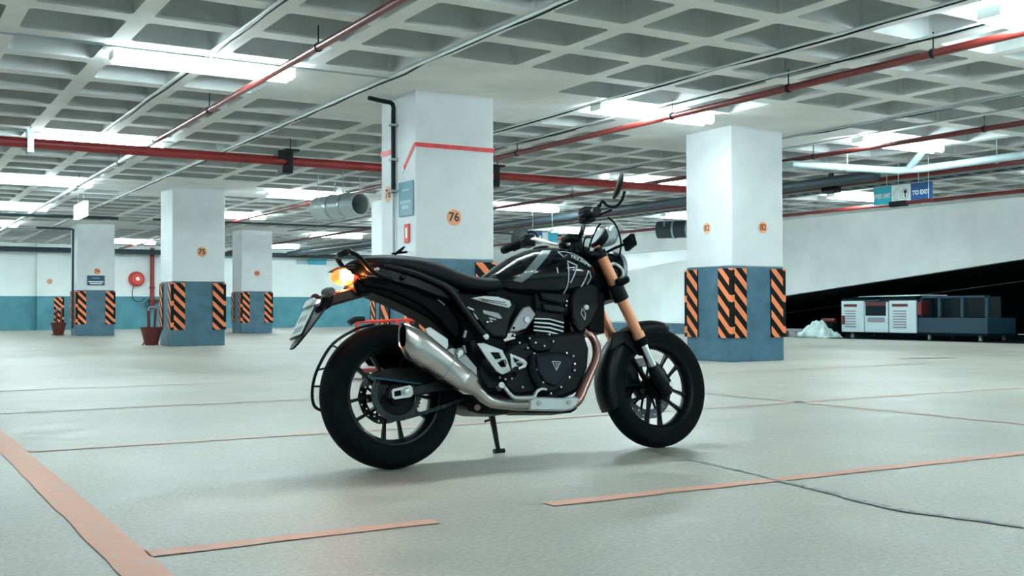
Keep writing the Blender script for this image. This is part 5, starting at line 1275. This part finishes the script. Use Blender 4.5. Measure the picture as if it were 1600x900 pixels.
# ---- front end
def fleg(sg):
    w = 0.10 * sg
    def P(v): return Vector((1.0475 + (0.921 - v) * 0.4535 + 0.013, -w, v))     # along the fork leg
    def seg(bm, v0, v1, r0, r1=None): add_cyl(bm, P(v0), P(v1), r0, r1, 24)
    bm = bm_new(); seg(bm, 0.905, 0.785, 0.0275); seg(bm, 0.785, 0.775, 0.0275, 0.026)
    o = part('fork_leg', bm, M['gold'], bike, 40, front=True); o['label'] = 'gold fork leg'
    bm = bm_new(); seg(bm, 0.700, 0.545, 0.0275, 0.0255); seg(bm, 0.545, 0.520, 0.030); part('lower_gold_tube', bm, M['gold'], o, 40, front=True)
    bm = bm_new(); seg(bm, 0.515, 0.485, 0.031, 0.029); part('dust_seal', bm, M['matt_black'], o, 40, front=True)
    bm = bm_new(); seg(bm, 0.485, 0.375, 0.0205); part('slider', bm, M['chrome'], o, 40, front=True)
    bm = bm_new(); add_tube(bm, [P(0.385), P(0.35), P(0.31) + Vector((0.008, 0, 0)), P(0.27) + Vector((0.012, 0, 0)), P(0.245) + Vector((0.01, 0, 0))], [0.026, 0.030, 0.033, 0.030, 0.02], 16, 3); part('axle_lug', bm, M['satin_black'], o, 50, front=True)
    bm = bm_new(); seg(bm, 0.935, 0.905, 0.031); seg(bm, 0.950, 0.935, 0.022); part('fork_cap', bm, M['satin_black'], o, 40, front=True)
    bm = bm_new(); seg(bm, 0.958, 0.950, 0.018, 0.014); part('adjuster', bm, M['gold'], o, 40, front=True)
    bm = bm_new(); a = P(0.62); add_box(bm, (a.x + 0.022, -w - 0.010, 0.555), (a.x + 0.034, -w + 0.010, 0.62)); bm.transform(Matrix.Translation((0, 0, 0)))
    bmesh.ops.rotate(bm, cent=Vector((a.x + 0.03, -w, 0.59)), matrix=Matrix.Rotation(-RAKE, 3, 'Y'), verts=bm.verts); part('reflector', bm, M['dull_silver'], o, None, front=True)
    return P
PR = fleg(1); PL = fleg(-1)
bm = bm_new(); add_cyl(bm, (WB, -0.135, 0.293), (WB, 0.135, 0.293), 0.013); part('front_axle', bm, M['chrome'], bike, 40, front=True)
bm = bm_new()
for v0, v1 in ((0.775, 0.700),):
    for sg in (1, -1):
        q = (PR if sg > 0 else PL); add_cyl(bm, q(v0), q(v1), 0.038, None, 24)
    a, b = PR(0.74), PL(0.74); add_box(bm, (a.x - 0.05, -0.10, 0.705), (a.x + 0.035, 0.10, 0.770))
part('lower_clamp', bm, M['satin_black'], bike, 40, 0.006, front=True)
bm = bm_new(); a = PR(0.925)
add_box(bm, (a.x - 0.075, -0.125, 0.905), (a.x + 0.03, 0.125, 0.932)); part('upper_clamp', bm, M['satin_black'], bike, 40, 0.01, front=True)
# handlebar
HB = [(0.845, -0.390, 1.045), (0.880, -0.28, 1.056), (0.908, -0.22, 1.058), (0.945, -0.13, 1.015), (0.965, -0.05, 0.990)]
hb_pts = HB + [(x, -y, z) for x, y, z in HB[::-1]]
hb = tube('handlebar', hb_pts, 0.0125, M['chrome'], front=True, n=12)
for sg in (-1, 1):
    bm = bm_new()
    add_box(bm, (0.940, sg * 0.05 - 0.018, 0.930), (0.990, sg * 0.05 + 0.018, 1.008)); part('riser', bm, M['satin_black'], hb, 40, 0.006, front=True)
    e0 = Vector((0.845, sg * 0.390, 1.045)); e1 = Vector((0.878, sg * 0.285, 1.056))
    d = (e0 - e1).normalized()
    bm = bm_new(); add_cyl(bm, e1, e0, 0.0175, None, 20)
    for k in range(9): add_cyl(bm, e1.lerp(e0, 0.1 + 0.09 * k), e1.lerp(e0, 0.13 + 0.09 * k), 0.019, None, 20)
    part('grip', bm, M['rubber'], hb, 40, front=True)
    bm = bm_new(); add_cyl(bm, e0, e0 + d * 0.028, 0.021, 0.019, 20); part('bar_end', bm, M['satin_black'], hb, 40, front=True)
    bm = bm_new(); c = Vector((0.888, sg * 0.262, 1.057)); add_box(bm, c + Vector((-0.026, -0.032, -0.030)), c + Vector((0.030, 0.032, 0.030))); add_box(bm, c + Vector((-0.03, -0.02, -0.01)), c + Vector((-0.015, 0.02, 0.012))); part('switchgear', bm, M['satin_black'], hb, 40, 0.008, front=True)
    bm = bm_new(); add_tube(bm, [Vector((0.915, sg * 0.235, 1.060)), Vector((0.945, sg * 0.27, 1.060)), Vector((0.925, sg * 0.34, 1.054)), Vector((0.905, sg * 0.425, 1.046))], [0.011, 0.008, 0.007, 0.008], 8, 4, flat=0.6); part('control_lever', bm, M['matt_black'], hb, 50, front=True)
bm = bm_new(); add_box(bm, (0.905, -0.235, 1.062), (0.965, -0.185, 1.100)); part('brake_reservoir', bm, M['dull_silver'], hb, 40, 0.008, front=True)
bm = bm_new(); add_box(bm, (0.900, -0.24, 1.100), (0.970, -0.18, 1.110)); part('reservoir_cap', bm, M['satin_black'], hb, 40, 0.004, front=True)
# mirrors
def mirror(stem, c, nrm, r, sg):
    bm = bm_new(); add_tube(bm, stem, [0.010, 0.007, 0.006, 0.006, 0.007, 0.007][:len(stem)], 10, 5); st = part('mirror_stem', bm, M['satin_black'], hb, 50, front=True)
    bm = bm_new(); n = Vector(nrm).normalized(); c = Vector(c)
    add_rev(bm, [(0, -0.020), (r * 0.6, -0.017), (r * 0.92, -0.008), (r, 0.002), (r * 0.97, 0.004)], c, n, 36); add_rev(bm, [(0, 0.0035), (r * 0.97, 0.004)], c, n, 36)
    h = part('mirror', bm, M['satin_black'], hb, 45, front=True)
    bm = bm_new(); add_rev(bm, [(0, 0.005), (r * 0.93, 0.005)], c, n, 36); part('mirror_glass', bm, M['mirror_glass'], h, None, front=True)
mirror([(0.957, -0.270, 1.107), (0.977, -0.270, 1.130), (0.992, -0.290, 1.104), (1.017, -0.320, 1.098), (1.030, -0.350, 1.121), (1.034, -0.370, 1.155)], [(0.975, -0.400, 1.167)][0], (-0.85, 0.42, 0.38), 0.062, 1)
mirror([(0.955, 0.260, 1.064), (0.956, 0.280, 1.101), (0.940, 0.300, 1.118), (0.928, 0.330, 1.111)], [(0.910, 0.360, 1.098)][0], (-0.93, -0.40, 0.05), 0.056, -1)
# instrument, screen, headlight
ins = bm_new(); c0 = Vector([(1.113, -0.020, 1.020)][0]); nn = Vector((-0.80, 0, 0.60))
add_rev(ins, [(0, -0.035), (0.045, -0.030), (0.056, -0.005), (0.056, 0.010), (0.050, 0.014)], c0, nn, 32); it = part('instrument', ins, M['satin_black'], bike, 40, front=True)
bm = bm_new(); add_rev(bm, [(0, 0.013), (0.050, 0.013)], c0, nn, 32); part('dial', bm, M['dial'], it, None, front=True)
bm = bm_new(); g = []
sc0 = [Vector(p) for p in [(1.154, -0.000, 0.991), (1.174, -0.000, 1.033), (1.193, -0.000, 1.069), (1.212, -0.000, 1.098)]]
for k, p in enumerate(sc0):
    w = (0.085, 0.088, 0.080, 0.055)[k]; g.append([bm.verts.new((p.x + 0.055 - 0.04 * (j / 5) ** 2, w * j / 5, p.z)) for j in range(-5, 6)])
for a, b in zip(g, g[1:]):
    for j in range(10): bm.faces.new((a[j], a[j + 1], b[j + 1], b[j]))
o = part('fly_screen', bm, M['smoke_screen'], bike, 60, front=True, recalc=False); s = o.modifiers.new('s', 'SOLIDIFY'); s.thickness = 0.003
hl = bm_new(); hc = Vector((1.165, 0, 0.860)); hax = Vector((1, 0, -0.10))
add_rev(hl, [(0, -0.085), (0.045, -0.080), (0.075, -0.055), (0.090, -0.015), (0.094, 0.03), (0.094, 0.045), (0.086, 0.050)], hc, hax, 40); hlo = part('headlight', hl, M['gloss_black'], bike, 45, front=True)
bm = bm_new(); add_rev(bm, [(0.086, 0.050), (0.05, 0.058), (0, 0.060)], hc, hax, 40); part('lens', bm, M['mirror_glass'], hlo, 45, front=True)
bm = bm_new(); add_rev(bm, [(0.092, 0.028), (0.0985, 0.028), (0.0985, 0.050), (0.088, 0.050)], hc, hax, 40, closed=True); part('lens_ring', bm, M['dull_silver'], hlo, 45, front=True)
for sg in (1, -1):
    bm = bm_new(); add_tube(bm, [PR(0.86) * 1 if sg > 0 else PL(0.86), (1.13, -sg * 0.108, 0.875), (1.175, -sg * 0.106, 0.845), (1.168, -sg * 0.105, 0.80), PR(0.79) if sg > 0 else PL(0.79)], 0.008, 8, 4); part('headlight_bracket', bm, M['silver'], hlo, 50, front=True)
# front indicators and the black box beside the lamp
for sg in (1, -1):
    bm = bm_new(); add_tube(bm, [(1.12, -sg * 0.09, 0.785), (1.125, -sg * 0.14, 0.780)], 0.008, 8, 1); part('indicator_stalk', bm, M['matt_black'], hlo, 40, front=True)
    bm = bm_new(); add_rev(bm, [(0, -0.03), (0.018, -0.026), (0.023, 0.0), (0.016, 0.035), (0, 0.045)], (1.127, -sg * 0.158, 0.782), (0.35, -sg, 0.1), 20); part('front_indicator', bm, M['satin_black'], hlo, 50, front=True)
bm = bm_new(); c = Vector([(1.241, -0.100, 0.984)][0]); add_box(bm, c + Vector((-0.012, -0.038, -0.030)), c + Vector((0.012, 0.038, 0.030)))
bmesh.ops.rotate(bm, cent=c, matrix=Matrix.Rotation(math.radians(-14), 3, 'X'), verts=bm.verts); ab = part('accessory_box', bm, M['matt_black'], hlo, 40, 0.004, front=True)
bm = bm_new(); add_tube(bm, [c, c + Vector((-0.06, 0.04, -0.02)), c + Vector((-0.10, 0.06, -0.04))], 0.007, 8, 3); part('box_arm', bm, M['matt_black'], hlo, 40, front=True)
# cables
for pts in ([(0.983, -0.160, 0.983), (0.971, -0.120, 0.992), (0.982, -0.080, 0.946), (1.032, -0.050, 0.886), (1.074, -0.030, 0.804)], [(1.038, -0.220, 1.069), (1.093, -0.200, 1.040), (1.158, -0.140, 0.976), (1.187, -0.080, 0.921)], [(0.955, 0.160, 1.016), (1.007, 0.100, 0.992), (1.044, 0.050, 0.950), (1.090, 0.020, 0.876)], [(1.005, -0.200, 1.042), (1.001, -0.160, 1.015), (1.003, -0.100, 0.958), (1.011, -0.060, 0.889)], [(0.999, 0.160, 1.004), (1.025, 0.080, 1.001), (1.046, 0.020, 0.982), (1.087, -0.000, 0.935)]):
    tube('cable', pts, 0.0045, M['matt_black'], hb, n=6, front=True)
for xx in (0.0, 0.035):
    for sg in (-1, 1):
        bm = bm_new(); add_cyl(bm, (0.953 + xx, sg * 0.05, 1.000), (0.953 + xx, sg * 0.05, 1.013), 0.006); part('clamp_bolt', bm, M['silver'], hb, 40, front=True)
bm = bm_new(); add_box(bm, (0.89, -0.11, 0.985), (0.94, -0.03, 1.015)); part('switch_cable_cover', bm, M['satin_black'], hb, 40, 0.006, front=True)
bm = bm_new(); c = Vector([(1.004, -0.000, 0.958)][0]); add_box(bm, c + Vector((-0.03, -0.05, -0.02)), c + Vector((0.03, 0.03, 0.012))); part('key_housing', bm, M['satin_black'], hb, 40, 0.008, front=True)
tube('brake_hose', [(1.122, -0.100, 0.745), (1.202, -0.060, 0.706), (1.252, -0.030, 0.618), (1.352, 0.040, 0.533), (1.430, 0.075, 0.378)], 0.005, M['matt_black'], hb, n=6, front=True)
# front mudguard
bm = bm_new(); g = []
for k in range(27):
    an = math.radians(200 - 128 * k / 26); r0 = 0.318 + 0.006 * math.sin(PI * k / 26); row = []
    wd = 0.062 * (0.72 + 0.28 * math.sin(PI * min(1, k / 18 + 0.12)))
    dr = 0.045 + 0.03 * math.sin(PI * k / 26)
    for t, dd in ((-1.0, dr), (-0.98, dr * 0.5), (-0.9, 0.012), (-0.6, 0.002), (0, 0), (0.6, 0.002), (0.9, 0.012), (0.98, dr * 0.5), (1.0, dr)):
        rr_ = r0 - dd; row.append(bm.verts.new((WB + rr_ * math.cos(an), t * wd, 0.293 + rr_ * math.sin(an))))
    g.append(row)
for a, b in zip(g, g[1:]):
    for j in range(8): bm.faces.new((a[j], a[j + 1], b[j + 1], b[j]))
mg = part('front_mudguard', bm, M['satin_black'], bike, 50, front=True, recalc=False); s = mg.modifiers.new('s', 'SOLIDIFY'); s.thickness = 0.004
slab('mudguard_stay', [(1.111, 0.551), (1.214, 0.565), (1.294, 0.503), (1.309, 0.438), (1.256, 0.439), (1.169, 0.504), (1.090, 0.466)], 0.060, 0.072, M['satin_black'], mg, 0.004, True)
# front caliper on the left leg, visible through the spokes
slab('brake_caliper', [(1.20, 0.24), (1.27, 0.25), (1.33, 0.33), (1.33, 0.43), (1.27, 0.46), (1.20, 0.42), (1.18, 0.33)], -0.095, -0.045, M['satin_black'], bike, 0.01, True)
slab('caliper_bracket', [(-0.077, 0.479), (-0.004, 0.514), (0.163, 0.528), (0.209, 0.430), (0.139, 0.395), (0.055, 0.406), (-0.003, 0.441), (-0.050, 0.445)], -0.105, -0.09, M['matt_black'], sw, 0.004)
slab('rear_caliper', [(0.02, 0.36), (0.09, 0.36), (0.11, 0.42), (0.04, 0.44)], -0.10, -0.055, M['satin_black'], sw, 0.01)
# underside clutter that the photo shows between panels
slab('reservoir', [(0.323, 0.523), (0.351, 0.526), (0.356, 0.476), (0.328, 0.471)], 0.12, 0.145, M['satin_black'], bike, 0.006)
for q in ([(0.310, -0.140, 0.562), (0.299, -0.140, 0.532)], [(0.293, -0.140, 0.499), (0.300, -0.140, 0.466)]): tube('hose', q, 0.007, M['dull_silver'], bpy.data.objects['reservoir'], n=8, sub=1)
